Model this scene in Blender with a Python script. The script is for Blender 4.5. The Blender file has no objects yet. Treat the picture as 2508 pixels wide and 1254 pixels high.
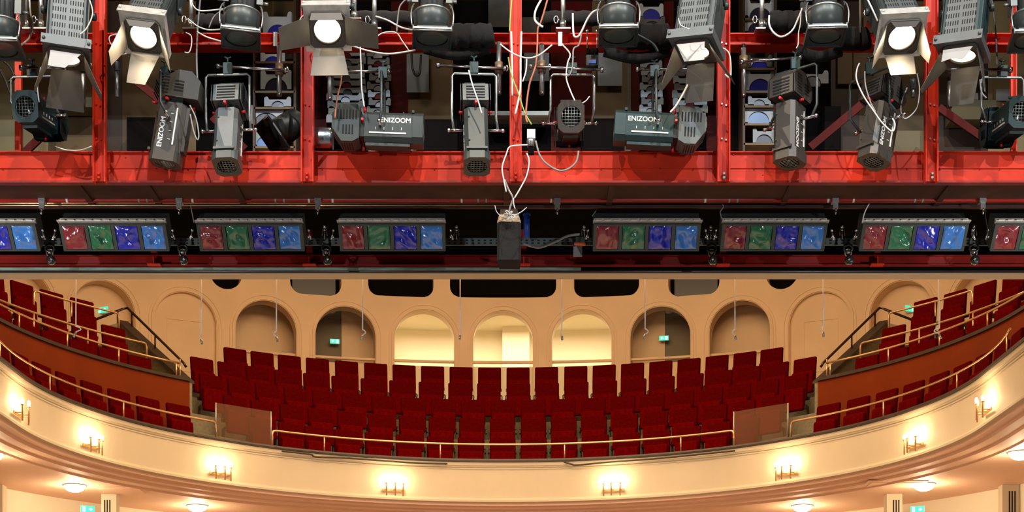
import bpy, bmesh, math, random
from mathutils import Vector, Matrix, noise
random.seed(7)
SC = bpy.context.scene
COL = SC.collection
PI = math.pi
# ------------------------------------------------------------------ camera, world, light, exposure
F, HY, EYE = 4000.0, 1850.0, 1.6
cd = bpy.data.cameras.new('camera'); cam = bpy.data.objects.new('camera', cd); COL.objects.link(cam)
cam.location = (0, 0, EYE); cam.rotation_euler = (PI/2, 0, 0)
cd.sensor_width = 36; cd.lens = F*36/2508; cd.shift_y = (HY-627)/2508; cd.clip_end = 200
SC.camera = cam
SC.view_settings.view_transform = 'Standard'; SC.view_settings.look = 'None'
SC.view_settings.gamma = 1; SC.view_settings.use_curve_mapping = False
SC.view_settings.exposure = 0.0
w = bpy.data.worlds.new('world'); SC.world = w; w.use_nodes = True
w.node_tree.nodes['Background'].inputs[0].default_value = (0.35, 0.4, 0.5, 1)
w.node_tree.nodes['Background'].inputs[1].default_value = 0.03

def W(px, py, Y):
    return Vector(((px-1254)/F*Y, Y, EYE+(HY-py)/F*Y))

def light(name, kind, loc, energy, color=(1,1,1), size=0.1, target=None, spot=60, blend=.5, shape=None, size_y=None):
    l = bpy.data.lights.new(name, kind); l.energy = energy; l.color = color
    if kind == 'AREA':
        l.size = size
        if size_y: l.shape = 'RECTANGLE'; l.size_y = size_y
    else: l.shadow_soft_size = size
    if kind == 'SPOT': l.spot_size = math.radians(spot); l.spot_blend = blend
    o = bpy.data.objects.new(name, l); COL.objects.link(o); o.location = loc
    if target is not None:
        o.rotation_euler = (Vector(target)-Vector(loc)).to_track_quat('-Z', 'Y').to_euler()
    return o
WARM = (1, .68, .39)
# stage flood lamps above and in front of the lighting bridge (over the stage, out of frame)
for x, y, z, e, c in ((-7.0, 6.5, 13.5, 2300, (1, .8, .6)), (-3.2, 5.5, 13, 1500, (.78, .9, 1)), (0.6, 5.8, 13.4, 1900, (1, .82, .62)),
                      (3.6, 5.2, 13, 1400, (.78, .9, 1)), (7.2, 6.5, 13.5, 2300, (.95, .93, .9))):
    light('stage_flood_light', 'SPOT', (x, y, z), e*1.2, c, .035, (x*.45, 13.4, 6.9), 58, .4)
for x in (-4.5, 0, 4.5):  # added fill: lamps aimed at the stage floor to bounce light upward
    light('stage_bounce_light', 'SPOT', (x, 6.5, 12.5), 1100, (.95, .97, 1), .3, (x*.8, 8.5, 0), 75, .6)
for x in (-6.8, 6.8):   # added low-front fill spots that brighten the colour battens
    light('stage_fill_spot', 'SPOT', (x, 3.5, 5.0), 850, (.95, .97, 1), .15, (x*.1, 14.3, 6.25), 50, .5)
for x in (-6.2, 6.2):    # ladder lamps just behind the stage portal
    light('ladder_light', 'SPOT', (x, 12.0, 4.7), 260, (1, .95, .9), .08, (x*.5, 16.75, 6.15), 55, .6)
for x in (-3.4, -1.2, 1.1, 3.4):   # added fill lights that brighten the bridge room back wall
    light('bridge_fill_light', 'POINT', (x, 14.35, 8.75), 15, (1, .86, .66), .12)
light('auditorium_light', 'AREA', (-.14, 23.5, 11.9), 820, WARM, 9, (-.14, 24.5, 0), size_y=7)
light('auditorium_side_light', 'AREA', (-.14, 17.3, 11.2), 560, WARM, 8, (-.14, 31, 6.5), size_y=1.2)
light('corridor_light', 'AREA', (-.17, 31.95, 10.1), 92, (1, .86, .62), 4.2, (-.17, 31.95, 0), size_y=.8)

# ------------------------------------------------------------------ materials
MATS = {}
def mat(name, c, rough=.6, metal=0.0, var=0.0, scale=8, emit=0, ecol=None, bump=0, spec=.5, trans=0, stretch=None, coat=0, alpha=1):
    if name in MATS: return MATS[name]
    m = bpy.data.materials.new(name); m.use_nodes = True
    nt = m.node_tree; b = nt.nodes['Principled BSDF']
    b.inputs['Base Color'].default_value = (*c, 1)
    b.inputs['Roughness'].default_value = rough; b.inputs['Metallic'].default_value = metal
    b.inputs['Specular IOR Level'].default_value = spec
    if coat: b.inputs['Coat Weight'].default_value = coat
    if trans: b.inputs['Transmission Weight'].default_value = trans
    if alpha < 1: b.inputs['Alpha'].default_value = alpha
    if emit:
        b.inputs['Emission Color'].default_value = (*(ecol or c), 1); b.inputs['Emission Strength'].default_value = emit
    if var or bump:
        tc = nt.nodes.new('ShaderNodeTexCoord'); mp = nt.nodes.new('ShaderNodeMapping')
        nt.links.new(tc.outputs['Object'], mp.inputs[0])
        if stretch: mp.inputs['Scale'].default_value = stretch
        nz = nt.nodes.new('ShaderNodeTexNoise'); nz.inputs['Scale'].default_value = scale; nz.inputs['Detail'].default_value = 6
        nt.links.new(mp.outputs[0], nz.inputs['Vector'])
        if var:
            cr = nt.nodes.new('ShaderNodeValToRGB')
            cr.color_ramp.elements[0].position = .3; cr.color_ramp.elements[1].position = .7
            cr.color_ramp.elements[0].color = (*[v*(1-var) for v in c], 1)
            cr.color_ramp.elements[1].color = (*[min(1, v*(1+var*.6)) for v in c], 1)
            nt.links.new(nz.outputs['Fac'], cr.inputs[0]); nt.links.new(cr.outputs[0], b.inputs['Base Color'])
        if bump:
            bp = nt.nodes.new('ShaderNodeBump'); bp.inputs['Strength'].default_value = bump; bp.inputs['Distance'].default_value = .02
            nt.links.new(nz.outputs['Fac'], bp.inputs['Height']); nt.links.new(bp.outputs[0], b.inputs['Normal'])
    MATS[name] = m; return m
plaster = mat('cream_plaster', (.78, .57, .36), .75, var=.08, scale=1.2, bump=.05)
plaster_light = mat('pale_cream_plaster', (.64, .545, .39), .7, var=.05, scale=1.5)
plaster_pink = mat('rosy_soffit_plaster', (.82, .52, .36), .6, var=.05, scale=1.2)
corr_wall = mat('corridor_plaster', (.88, .78, .58), .8, var=.04, scale=1)
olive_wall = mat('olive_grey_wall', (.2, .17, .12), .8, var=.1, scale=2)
velvet = mat('dark_red_velvet', (.075, .0003, .0003), .85, var=.25, scale=30, spec=.02)
velvet2 = mat('red_velvet_seat', (.105, .0004, .0004), .85, var=.25, scale=30, spec=.02)
seatframe = mat('black_seat_frame', (.02, .018, .016), .4, metal=.3)
carpet = mat('olive_grey_carpet', (.23, .195, .125), .9, var=.2, scale=20)
cap_dark = mat('dark_brown_cap', (.045, .03, .02), .4, var=.3, scale=6)
panel_or = mat('orange_brown_panel', (.17, .024, .001), .6, var=.12, scale=2, spec=.12)
brass = mat('brass', (.85, .55, .28), .28, metal=.85)
blackrail = mat('black_iron_rail', (.03, .015, .01), .35, metal=.3)
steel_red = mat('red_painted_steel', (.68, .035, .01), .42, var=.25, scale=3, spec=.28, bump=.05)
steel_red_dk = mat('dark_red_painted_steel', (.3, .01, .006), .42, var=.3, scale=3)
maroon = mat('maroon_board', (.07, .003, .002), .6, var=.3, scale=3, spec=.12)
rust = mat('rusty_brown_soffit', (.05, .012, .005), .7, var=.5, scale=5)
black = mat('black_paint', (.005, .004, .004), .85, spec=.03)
blackgloss = mat('black_gloss_paint', (.02, .022, .022), .3)
wood = mat('yellow_brown_wood', (.12, .068, .018), .6, var=.25, scale=3, stretch=(1, 1, .3))
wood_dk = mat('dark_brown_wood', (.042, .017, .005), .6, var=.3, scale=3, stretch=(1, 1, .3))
tan_wall_lit = mat('lit_tan_wall_board', (.32, .25, .12), .7, var=.12, scale=3)  # paler tan, direct light on the outer walls put into the colour
tan_board_dim = mat('tan_board_dim', (.1, .078, .034), .7, var=.12, scale=3)  # darker copy of the wall tan, dimness of the room put into the colour
chrome = mat('chrome', (.75, .75, .75), .2, metal=1)
zinc = mat('zinc_pipe', (.45, .46, .44), .35, metal=.85, var=.2, scale=10)
castiron = mat('brown_cast_coupler', (.3, .2, .12), .5, metal=.4, var=.3, scale=12)
lamp_grey = mat('grey_green_lamp_enamel', (.055, .066, .064), .38, metal=.2, var=.1, scale=6)
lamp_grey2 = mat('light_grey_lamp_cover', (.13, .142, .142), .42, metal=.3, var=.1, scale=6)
lamp_teal = mat('teal_lamp_enamel', (.03, .06, .062), .38, metal=.2, var=.1, scale=6)
lamp_brown = mat('brown_grey_lamp_enamel', (.07, .06, .05), .42, metal=.2, var=.1, scale=6)
lamp_black = mat('black_lamp_enamel', (.02, .022, .022), .45, metal=.2)
slot = mat('black_slot', (.004, .004, .004), .8)
leafm = mat('barn_door_black_steel', (.095, .085, .075), .5, metal=.2, var=.15, scale=6)
leaf_lt = mat('barn_door_grey_steel', (.42, .41, .4), .5, metal=.2)
lens_on = mat('lit_lens', (1, .9, .7), .3, emit=26, ecol=(1, .8, .5))
leak_glow = mat('light_leak_glow', (1, .85, .6), .4, emit=5, ecol=(1, .72, .45))
lens_dim = mat('lit_lens_seen_aside', (1, .9, .7), .3, emit=9, ecol=(1, .8, .52))
lens_off = mat('dark_lens_glass', (.03, .045, .04), .12, spec=.8, coat=.5)
gel_frame_glass = mat('grey_green_gel_glass', (.075, .1, .085), .25, spec=.6)
redknob = mat('red_plastic', (.6, .02, .02), .35)
white_txt = mat('white_lettering', (.9, .88, .82), .5)
cable_w = mat('white_cable', (.85, .82, .78), .5)
cable_g = mat('grey_cable', (.28, .27, .26), .5)
cable_k = mat('black_cable', (.015, .015, .015), .5)
cable_o = mat('orange_brown_cable', (.5, .16, .08), .5)
cable_y = mat('green_yellow_cable', (.3, .5, .1), .5)
silver = mat('silver_duct', (.75, .77, .8), .3, metal=1, bump=.3, scale=9)
gelR = mat('red_gel', (.3, .03, .04), .22, coat=.6, spec=1)
gelG = mat('green_gel', (.03, .2, .09), .22, coat=.6, spec=1)
gelB = mat('deep_blue_gel', (.02, .03, .5), .22, coat=.6, spec=1)
gelC = mat('light_blue_gel', (.06, .26, .75), .22, coat=.6, spec=1)
batframe = mat('batten_frame_metal', (.085, .095, .085), .5, metal=.4)
alum = mat('brushed_aluminium', (.8, .77, .7), .3, metal=.4, var=.2, scale=14)
greenmetal = mat('grey_green_strip', (.3, .38, .33), .5, metal=.2, var=.4, scale=5, stretch=(1, 1, 8))
traym = mat('perforated_tray_metal', (.14, .18, .18), .5, metal=.4)
cardw = mat('white_card', (.42, .45, .48), .7, var=.1, scale=10)
cardg = mat('grey_card', (.24, .27, .3), .7, var=.15, scale=5)
cardd = mat('dull_grey_frame', (.1, .1, .095), .6, var=.3, scale=7)
gel_blue = mat('blue_gel_disc', (.02, .02, .28), .3)
gel_dark = mat('dark_gel_disc', (.02, .015, .03), .3)
gel_lblue = mat('pale_blue_gel_disc', (.06, .14, .35), .25)
ply = mat('plywood', (.55, .4, .27), .6, var=.15, scale=5)
bluep = mat('blue_plastic', (.02, .08, .4), .45)
mic_white = mat('white_microphone_cable', (.95, .93, .9), .3, spec=.8)
glassm = mat('reflection_tinted_glass', (.25, .14, .08), .04, spec=1, alpha=.22, coat=1)  # brown base tint paints in a dark orange reflection
exit_g = mat('exit_green', (.02, .5, .35), .4, emit=1.1, ecol=(.03, .75, .5))
exit_w = mat('exit_white', (.9, 1, .95), .4, emit=1.6, ecol=(.8, 1, .9))
globe = mat('lit_opal_glass', (1, .92, .75), .3, emit=9, ecol=(1, .8, .5))
bulb = mat('lit_candle_bulb', (1, .9, .7), .3, emit=130, ecol=(1, .76, .42))
white_pl = mat('white_plastic', (.8, .8, .76), .5)
plug_or = mat('orange_plastic', (.8, .12, .02), .45)
cloth_k = mat('black_cloth', (.012, .01, .01), .95, bump=.5, scale=12)

# ------------------------------------------------------------------ mesh building
class MB:
    def __init__(s): s.v = []; s.f = []; s.mi = []; s.sm = []
    def add(s, vs, fs, m=0, smooth=False):
        b = len(s.v); s.v += [Vector(v) for v in vs]
        for f in fs: s.f.append([b+i for i in f]); s.mi.append(m); s.sm.append(smooth)
        return s
    def box(s, c, d, R=None, m=0, O=None):
        c = Vector(c); vs = []
        for x in (-.5, .5):
            for y in (-.5, .5):
                for z in (-.5, .5):
                    p = Vector((x*d[0], y*d[1], z*d[2]))+c
                    if R is not None: p = R @ p
                    if O is not None: p = p+O
                    vs.append(p)
        return s.add(vs, [(0,1,3,2),(4,6,7,5),(0,4,5,1),(2,3,7,6),(0,2,6,4),(1,5,7,3)], m)
    def prism(s, poly, a, b, axis='y', R=None, O=None, m=0, smooth=False):
        # poly: 2d outline in the two other axes, extruded from a to b along axis
        n = len(poly); vs = []
        for t in (a, b):
            for p in poly:
                q = {'x': (t, p[0], p[1]), 'y': (p[0], t, p[1]), 'z': (p[0], p[1], t)}[axis]
                q = Vector(q)
                if R is not None: q = R @ q
                if O is not None: q = q+O
                vs.append(q)
        s.add(vs, [tuple(range(n)), tuple(range(2*n-1, n-1, -1))], m)
        b0 = len(s.v)-2*n
        for i in range(n):
            j = (i+1) % n
            s.f.append([b0+i, b0+j, b0+n+j, b0+n+i]); s.mi.append(m); s.sm.append(smooth)
        return s
    def tube(s, pts, r, seg=8, m=0, caps=True, smooth=True, r1=None):
        pts = [Vector(p) for p in pts]; n = len(pts); vs = []; up = None
        for i, p in enumerate(pts):
            t = (pts[min(i+1, n-1)]-pts[max(i-1, 0)])
            if t.length < 1e-9: t = Vector((0, 0, 1))
            t.normalize()
            if up is None: up = Vector((0, 0, 1)) if abs(t.z) < .9 else Vector((1, 0, 0))
            a = t.cross(up)
            if a.length < 1e-4: a = t.cross(Vector((0.3, 1, 0.1)))
            a.normalize(); bb = t.cross(a).normalized(); up = -bb if bb.dot(up) < 0 else bb
            a = t.cross(up).normalized(); bb = up
            rr = r if r1 is None else r+(r1-r)*i/(n-1)
            for k in range(seg):
                an = 2*PI*k/seg; vs.append(p+a*(rr*math.cos(an))+bb*(rr*math.sin(an)))
        fs = [(i*seg+k, i*seg+(k+1) % seg, (i+1)*seg+(k+1) % seg, (i+1)*seg+k) for i in range(n-1) for k in range(seg)]
        s.add(vs, fs, m, smooth)
        if caps:
            b = len(s.v)-n*seg
            s.f.append(list(range(b, b+seg))[::-1]); s.mi.append(m); s.sm.append(False)
            e = len(s.v)-seg; s.f.append(list(range(e, e+seg))); s.mi.append(m); s.sm.append(False)
        return s
    def lathe(s, prof, R, O, seg=20, m=0, smooth=True, caps=True):
        # prof (x, r) along local x
        vs = []
        for x, r in prof:
            for k in range(seg):
                an = 2*PI*k/seg; vs.append(R @ Vector((x, r*math.cos(an), r*math.sin(an)))+O)
        n = len(prof)
        s.add(vs, [(i*seg+k, i*seg+(k+1) % seg, (i+1)*seg+(k+1) % seg, (i+1)*seg+k) for i in range(n-1) for k in range(seg)], m, smooth)
        if caps:
            b = len(s.v)-n*seg
            if prof[0][1] > 1e-4: s.f.append(list(range(b, b+seg))[::-1]); s.mi.append(m); s.sm.append(False)
            if prof[-1][1] > 1e-4: s.f.append(list(range(len(s.v)-seg, len(s.v)))); s.mi.append(m); s.sm.append(False)
        return s
    def ball(s, c, r, m=0, seg=12, sc=(1, 1, 1)):
        c = Vector(c); rings = seg//2+1; vs = []
        for i in range(rings+1):
            ph = PI*i/rings
            for k in range(seg):
                an = 2*PI*k/seg
                vs.append(c+Vector((r*sc[0]*math.sin(ph)*math.cos(an), r*sc[1]*math.sin(ph)*math.sin(an), r*sc[2]*math.cos(ph))))
        s.add(vs, [(i*seg+k, i*seg+(k+1) % seg, (i+1)*seg+(k+1) % seg, (i+1)*seg+k) for i in range(rings) for k in range(seg)], m, True)
        return s
    def plate_hole(s, x0, x1, hy, hz, r, R, O, m=0, seg=32, cham=0):
        # rectangular plate with a round hole; local x thickness
        vs = []
        for x in (x0, x1):
            for k in range(seg):
                an = 2*PI*k/seg; c, si = math.cos(an), math.sin(an)
                t = min(hy/abs(c) if abs(c) > 1e-6 else 1e9, hz/abs(si) if abs(si) > 1e-6 else 1e9)
                if cham:
                    t = min(t, (hy+hz-cham)/(abs(c)+abs(si)))
                vs.append(R @ Vector((x, t*c, t*si))+O); vs.append(R @ Vector((x, r*c, r*si))+O)
        fs = []
        for k in range(seg):
            j = (k+1) % seg; a, b2, c2, d = 2*k, 2*j, 2*j+1, 2*k+1; o = 2*seg
            fs += [(a, b2, c2, d), (o+d, o+c2, o+b2, o+a), (a, o+a, o+b2, b2), (d, c2, o+c2, o+d)]
        return s.add(vs, fs, m)
ORG = {}
def obj(name, mb, mats, parent=None, label=None, kind=None, group=None, cat=None, bevel=0):
    if not isinstance(mats, (list, tuple)): mats = [mats]
    me = bpy.data.meshes.new(name)
    if parent is not None: o0 = ORG[parent.name]
    else:
        lo = Vector([min(v[i] for v in mb.v) for i in range(3)]); hi = Vector([max(v[i] for v in mb.v) for i in range(3)])
        o0 = Vector(((lo.x+hi.x)/2, (lo.y+hi.y)/2, lo.z))
    me.from_pydata([tuple(v-o0) for v in mb.v], [], mb.f)
    for m in mats: me.materials.append(m)
    me.polygons.foreach_set('material_index', mb.mi); me.polygons.foreach_set('use_smooth', mb.sm)
    me.update()
    bm = bmesh.new(); bm.from_mesh(me); bmesh.ops.recalc_face_normals(bm, faces=bm.faces); bm.to_mesh(me); bm.free()
    o = bpy.data.objects.new(name, me); COL.objects.link(o)
    if parent is not None: o.parent = parent
    else: o.location = o0
    ORG[o.name] = o0
    if bevel:
        md = o.modifiers.new('bevel', 'BEVEL'); md.width = bevel; md.segments = 2; md.limit_method = 'ANGLE'; md.angle_limit = .6
    if label: o['label'] = label
    if kind: o['kind'] = kind
    if group: o['group'] = group
    if cat: o['category'] = cat
    return o
def thing(name, label, cat, loc, group=None):
    o = bpy.data.objects.new(name, None); COL.objects.link(o); o.location = loc; o.empty_display_size = .1
    ORG[o.name] = Vector(loc); o['label'] = label; o['category'] = cat
    if group: o['group'] = group
    return o
def struct(name, mb, m, parent=None): return obj(name, mb, m, parent, kind=None if parent else 'structure')
def RM(yaw, pitch, roll=0):
    c, s = math.cos(math.radians(pitch)), math.sin(math.radians(pitch))
    a = Vector((0, -c, -s)); u = Vector((0, -s, c)); y = u.cross(a)
    M = Matrix((a, y, u)).transposed()
    return Matrix.Rotation(math.radians(roll), 3, 'Y') @ Matrix.Rotation(math.radians(yaw), 3, 'Z') @ M
I3 = Matrix.Identity(3)
def smooth_pts(pts, n=6):
    P = [Vector(p) for p in pts]
    if len(P) < 3: return P
    out = []
    for i in range(len(P)-1):
        p0, p1, p2, p3 = P[max(i-1, 0)], P[i], P[i+1], P[min(i+2, len(P)-1)]
        for k in range(n):
            t = k/n
            out.append(.5*((2*p1)+(p2-p0)*t+(2*p0-5*p1+4*p2-p3)*t*t+(3*p1-p0-3*p2+p3)*t**3))
    return out+[P[-1]]
_txt = {}
def text_geo(st):
    if st in _txt: return _txt[st]
    cu = bpy.data.curves.new('t', 'FONT'); cu.body = st; cu.size = 1; cu.extrude = .02; cu.offset = .02
    o = bpy.data.objects.new('t', cu); COL.objects.link(o)
    bpy.context.view_layer.update()
    me = bpy.data.meshes.new_from_object(o.evaluated_get(bpy.context.evaluated_depsgraph_get()))
    vs = [v.co.copy() for v in me.vertices]; fs = [tuple(p.vertices) for p in me.polygons]
    wd = max(v.x for v in vs); bpy.data.objects.remove(o); bpy.data.meshes.remove(me); bpy.data.curves.remove(cu)
    _txt[st] = ([Vector((v.x-wd/2, v.y-.35, v.z)) for v in vs], fs, wd); return _txt[st]
ORD = ['', 'first', 'second', 'third', 'fourth', 'fifth', 'sixth', 'seventh', 'eighth', 'ninth', 'tenth', 'eleventh', 'twelfth',
       'thirteenth', 'fourteenth', 'fifteenth', 'sixteenth', 'seventeenth', 'eighteenth', 'nineteenth', 'twentieth', 'twenty-first', 'twenty-second', 'twenty-third', 'twenty-fourth']

# ================================================================== AUDITORIUM
CX, CY = -.134, 19.7          # centre of the balcony horseshoe
def hs_path(R, y0=16.9, n=72, a0=-90, a1=90, cx=CX, cy=CY):
    P = []
    if a0 <= -90 and y0 is not None: P += [Vector((cx-R, y, 0)) for y in (y0, (y0+cy)/2)]
    for i in range(n+1):
        a = math.radians(a0+(a1-a0)*i/n); P.append(Vector((cx+R*math.sin(a), cy+R*math.cos(a), 0)))
    if a1 >= 90 and y0 is not None: P += [Vector((cx+R, y, 0)) for y in ((y0+cy)/2, y0)]
    return P
def nrm(p, cx=CX, cy=CY):
    if p.y < cy: return Vector((1 if p.x > cx else -1, 0, 0))
    return Vector((p.x-cx, p.y-cy, 0)).normalized()
def sweep(mb, path, prof, m=0, closed=True, cx=CX, cy=CY, smooth=False):
    n = len(prof); vs = []
    for p in path:
        nn = nrm(p, cx, cy)
        for dr, z in prof: vs.append(p+nn*dr+Vector((0, 0, EYE+z)))
    fs = []
    for i in range(len(path)-1):
        for k in range(n if closed else n-1):
            j = (k+1) % n; fs.append((i*n+k, i*n+j, (i+1)*n+j, (i+1)*n+k))
    mb.add(vs, fs, m, smooth)
    if closed:
        b = len(mb.v)-len(vs)
        mb.f.append(list(range(b, b+n))); mb.mi.append(m); mb.sm.append(False)
        e = len(mb.v)-n; mb.f.append(list(range(e, e+n))[::-1]); mb.mi.append(m); mb.sm.append(False)
    return mb
def ang_at(R, px, cx=CX, cy=CY):
    # angle on circle (cx,cy,R) that projects to column px (far half or side)
    lo, hi = -100, 100
    k = (px-1254)/F
    best = None
    for i in range(2001):
        a = lo+(hi-lo)*i/2000; r = math.radians(a)
        x, y = cx+R*math.sin(r), cy+R*math.cos(r); e = abs(x/y-k)
        if best is None or e < best[0]: best = (e, a)
    return best[1]
def on(R, a, z, cx=CX, cy=CY):
    r = math.radians(a); return Vector((cx+R*math.sin(r), cy+R*math.cos(r), EYE+z))

RP = 5.84
par = hs_path(RP)
# balcony front (parapet) as one structure
mb = sweep(MB(), par, [(0, 4.0), (0, 4.5), (-.015, 4.5), (-.02, 4.52), (-.035, 4.525), (-.04, 4.575), (.2, 4.575), (.2, 4.2), (.3, 4.2), (.3, 4.0)])
struct('wall_balcony_front', mb, plaster_light)
mb = MB()
sweep(mb, par, [(0, 4.02), (-.02, 4.02), (-.03, 3.99), (-.05, 3.985), (-.05, 3.955), (0, 3.94), (.04, 3.94), (.04, 4.02)])
sweep(mb, par, [(-.012, 4.47), (-.012, 4.485), (0, 4.485), (0, 4.47)])
struct('trim_1', mb, plaster_light)
mb = sweep(MB(), par, [(0, 3.96), (0, 3.9), (.1, 3.89), (.12, 3.865), (.28, 3.86), (.30, 3.835), (.5, 3.832), (.52, 3.81), (.56, 3.85), (.56, 4.0), (.3, 4.0)])
struct('trim_2', mb, plaster_pink)
mb = sweep(MB(), par, [(-.06, 4.578), (-.06, 4.60), (-.05, 4.625), (.24, 4.625), (.24, 4.578)])
struct('trim_3', mb, cap_dark)
mb = sweep(MB(), hs_path(RP, 15), [(.5, 3.85), (3.2, 3.85), (3.2, 4.0), (.5, 4.0)])
struct('ceiling_under_balcony', mb, plaster_pink)
mb = sweep(MB(), hs_path(8.15, 15), [(0, 1.0), (0, 3.85), (.2, 3.85), (.2, 1.0)])
struct('wall_stalls', mb, corr_wall)
struct('floor_stalls', MB().box((-.14, 22, -1.0), (20, 12, .1)), mat('stalls_parquet', (.66, .44, .27), .5, var=.15, scale=3))

# stepped balcony floors
RC = (-.14, 21.0)
ROWS = [(8.5, 6.98), (7.7, 6.51), (6.95, 6.06), (6.15, 5.58), (5.4, 5.115)]   # radius of seat backs, top height
SH = .76
mb = MB()
for i, (R, zt) in enumerate(ROWS):
    zf = zt-SH; zl = ROWS[i+1][1]-SH-.02 if i < 4 else 4.2
    r0 = R-.5 if i < 4 else 5.06
    p = hs_path(0.001, None, 60, -62, 62, RC[0], RC[1])
    vs = []
    r1 = R+.32 if i else 9.3
    sweep(mb, [Vector((RC[0]+R*math.sin(math.radians(a)), RC[1]+R*math.cos(math.radians(a)), 0)) for a in range(-58, 59, 2)],
          [(r0-R, zl), (r0-R, zf), (r1-R, zf), (r1-R, zl)], cx=RC[0], cy=RC[1])
struct('floor_balcony', mb, carpet)
# base floor of the balcony ring
mb = sweep(MB(), hs_path(RP, 16.9), [(.2, 4.1), (.2, 4.34), (1.0, 4.34), (1.0, 4.1)])
struct('floor_balcony_side', mb, carpet)

# ---------------- seats
def rrect(hx, z0, z1, r, n=4):
    P = []
    for cx_, cz_, a0 in ((hx-r, z1-r, 0), (-hx+r, z1-r, 90), (-hx+r, z0+r, 180), (hx-r, z0+r, 270)):
        for i in range(n+1):
            a = math.radians(a0+90*i/n); P.append((cx_+r*math.cos(a), cz_+r*math.sin(a)))
    return P
def puffy(mb, hx, z0, z1, th, r, lean, y0, m=0):
    # cushion: outline in x/z, thickness along y (front at -y), edges rounded, leaning back with height
    layers = [(-th, .02), (-th*.9, .006), (-th*.6, 0), (0, 0)]
    vs = []; n = None
    for y, ins in layers:
        P = rrect(hx-ins, z0+ins, z1-ins, r); n = len(P)
        for x, z in P: vs.append((x, y0+y+lean*(z-z0), z))
    fs = [(i*n+k, i*n+(k+1) % n, (i+1)*n+(k+1) % n, (i+1)*n+k) for i in range(3) for k in range(n)]
    fs += [tuple(range(n)), tuple(range(4*n-1, 3*n-1, -1))]
    mb.add(vs, fs, m)
seat_meshes = {}
def seat_proto():
    b = MB(); puffy(b, .208, .33, .76, .045, .022, .1, -.02); seat_meshes['backrest'] = (b, velvet)
    b = MB(); puffy(b, .197, .16, .52, .07, .03, .06, -.065); seat_meshes['seat'] = (b, velvet2)
    b = MB()
    for sx in (-1, 1):
        b.box((sx*.222, -.05, .2), (.02, .1, .05)); b.box((sx*.222, -.02, .11), (.022, .05, .2)); b.box((sx*.226, -.03, .012), (.04, .2, .022))
        b.tube([(sx*.226, -.05, .24), (sx*.19, -.05, .24)], .012, 6)
    b.box((0, .035, .36), (.44, .02, .05)); seat_meshes['frame'] = (b, seatframe)
seat_proto()
_seat_first = []
def make_seat(pos, yaw, label, group):
    if not _seat_first:
        root = thing('folding_seat', label, 'seat', (0, 0, 0), group)
        for nme, (b, m) in seat_meshes.items(): obj(nme, b, m, root)
        _seat_first.append(root)
    else:
        src = _seat_first[0]; root = src.copy(); COL.objects.link(root)
        for ch in [o for o in list(src.children)]:
            c = ch.copy(); COL.objects.link(c); c.parent = root
        root['label'] = label; root['group'] = group
    root.location = pos; root.rotation_euler = (0, 0, yaw)
    return root
PXR = [
 [569,637,705,773,846,917,987,1058,1128,1198,1270,1340,1411,1482,1552,1621,1691,1761,1830,1897],
 [486,555,625,696,767,837,909,981,1053,1125,1197,1270,1342,1414,1485,1557,1628,1700,1770,1841,1911,1980],
 [508,578,647,718,789,862,937,1010,1084,1158,1232,1307,1382,1455,1529,1603,1675,1747,1818,1888,1960],
 [565,635,707,778,851,927,1004,1079,1155,1231,1307,1383,1459,1537,1612,1685,1759,1830,1903],
 [626,701,769,843,920,997,1074,1152,1231,1308,1385,1464,1542,1617,1694,1770,1842]]
RN = ['highest row', 'second-highest row', 'middle row', 'second-lowest row', 'lowest row']
for ri, (R, zt) in enumerate(ROWS):
    for si, px in enumerate(PXR[ri]):
        a = ang_at(R, px, *RC)
        p = on(R-.1, a, zt-SH, *RC)
        nr = len(PXR[ri])
        if si < nr/2: pos = ('leftmost' if si == 0 else ORD[si+1]+' from the left')
        else: pos = ('rightmost' if si == nr-1 else ORD[nr-si]+' from the right')
        make_seat(p, -math.radians(a), 'red folding seat, %s in the %s of the central block' % (pos, RN[ri]),
                  'red folding seats in the central balcony block')
# side blocks
def side_row(R, z, px0, n, rowname, sidek, skip=()):
    pitch = math.degrees(.56/R)
    for s in (-1, 1):
        pxx = px0 if s < 0 else 2466-px0
        a0 = ang_at(R, pxx)
        for k in range(n):
            a = a0+s*pitch*k
            p = on(R-.06, a, z-SH)
            if abs((p.x/p.y)*F) > 1254+60: continue
            sd = 'left' if s < 0 else 'right'
            pos = 'nearest the aisle' if k == 0 else ORD[k+1]+' from the aisle'
            make_seat(p, -math.radians(a), 'red folding seat, %s in the %s, %s side gallery' % (pos, rowname, sd),
                      'red folding seats in the side galleries')
side_row(6.28, 5.10, 430, 9, 'lowest row', 0)
side_row(7.15, 5.93, 336, 9, 'row behind brown panel', 1)
side_row(7.85, 6.50, 271, 8, 'second row behind panel', 2)
side_row(8.55, 7.02, 194, 7, 'uppermost row', 3)

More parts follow.
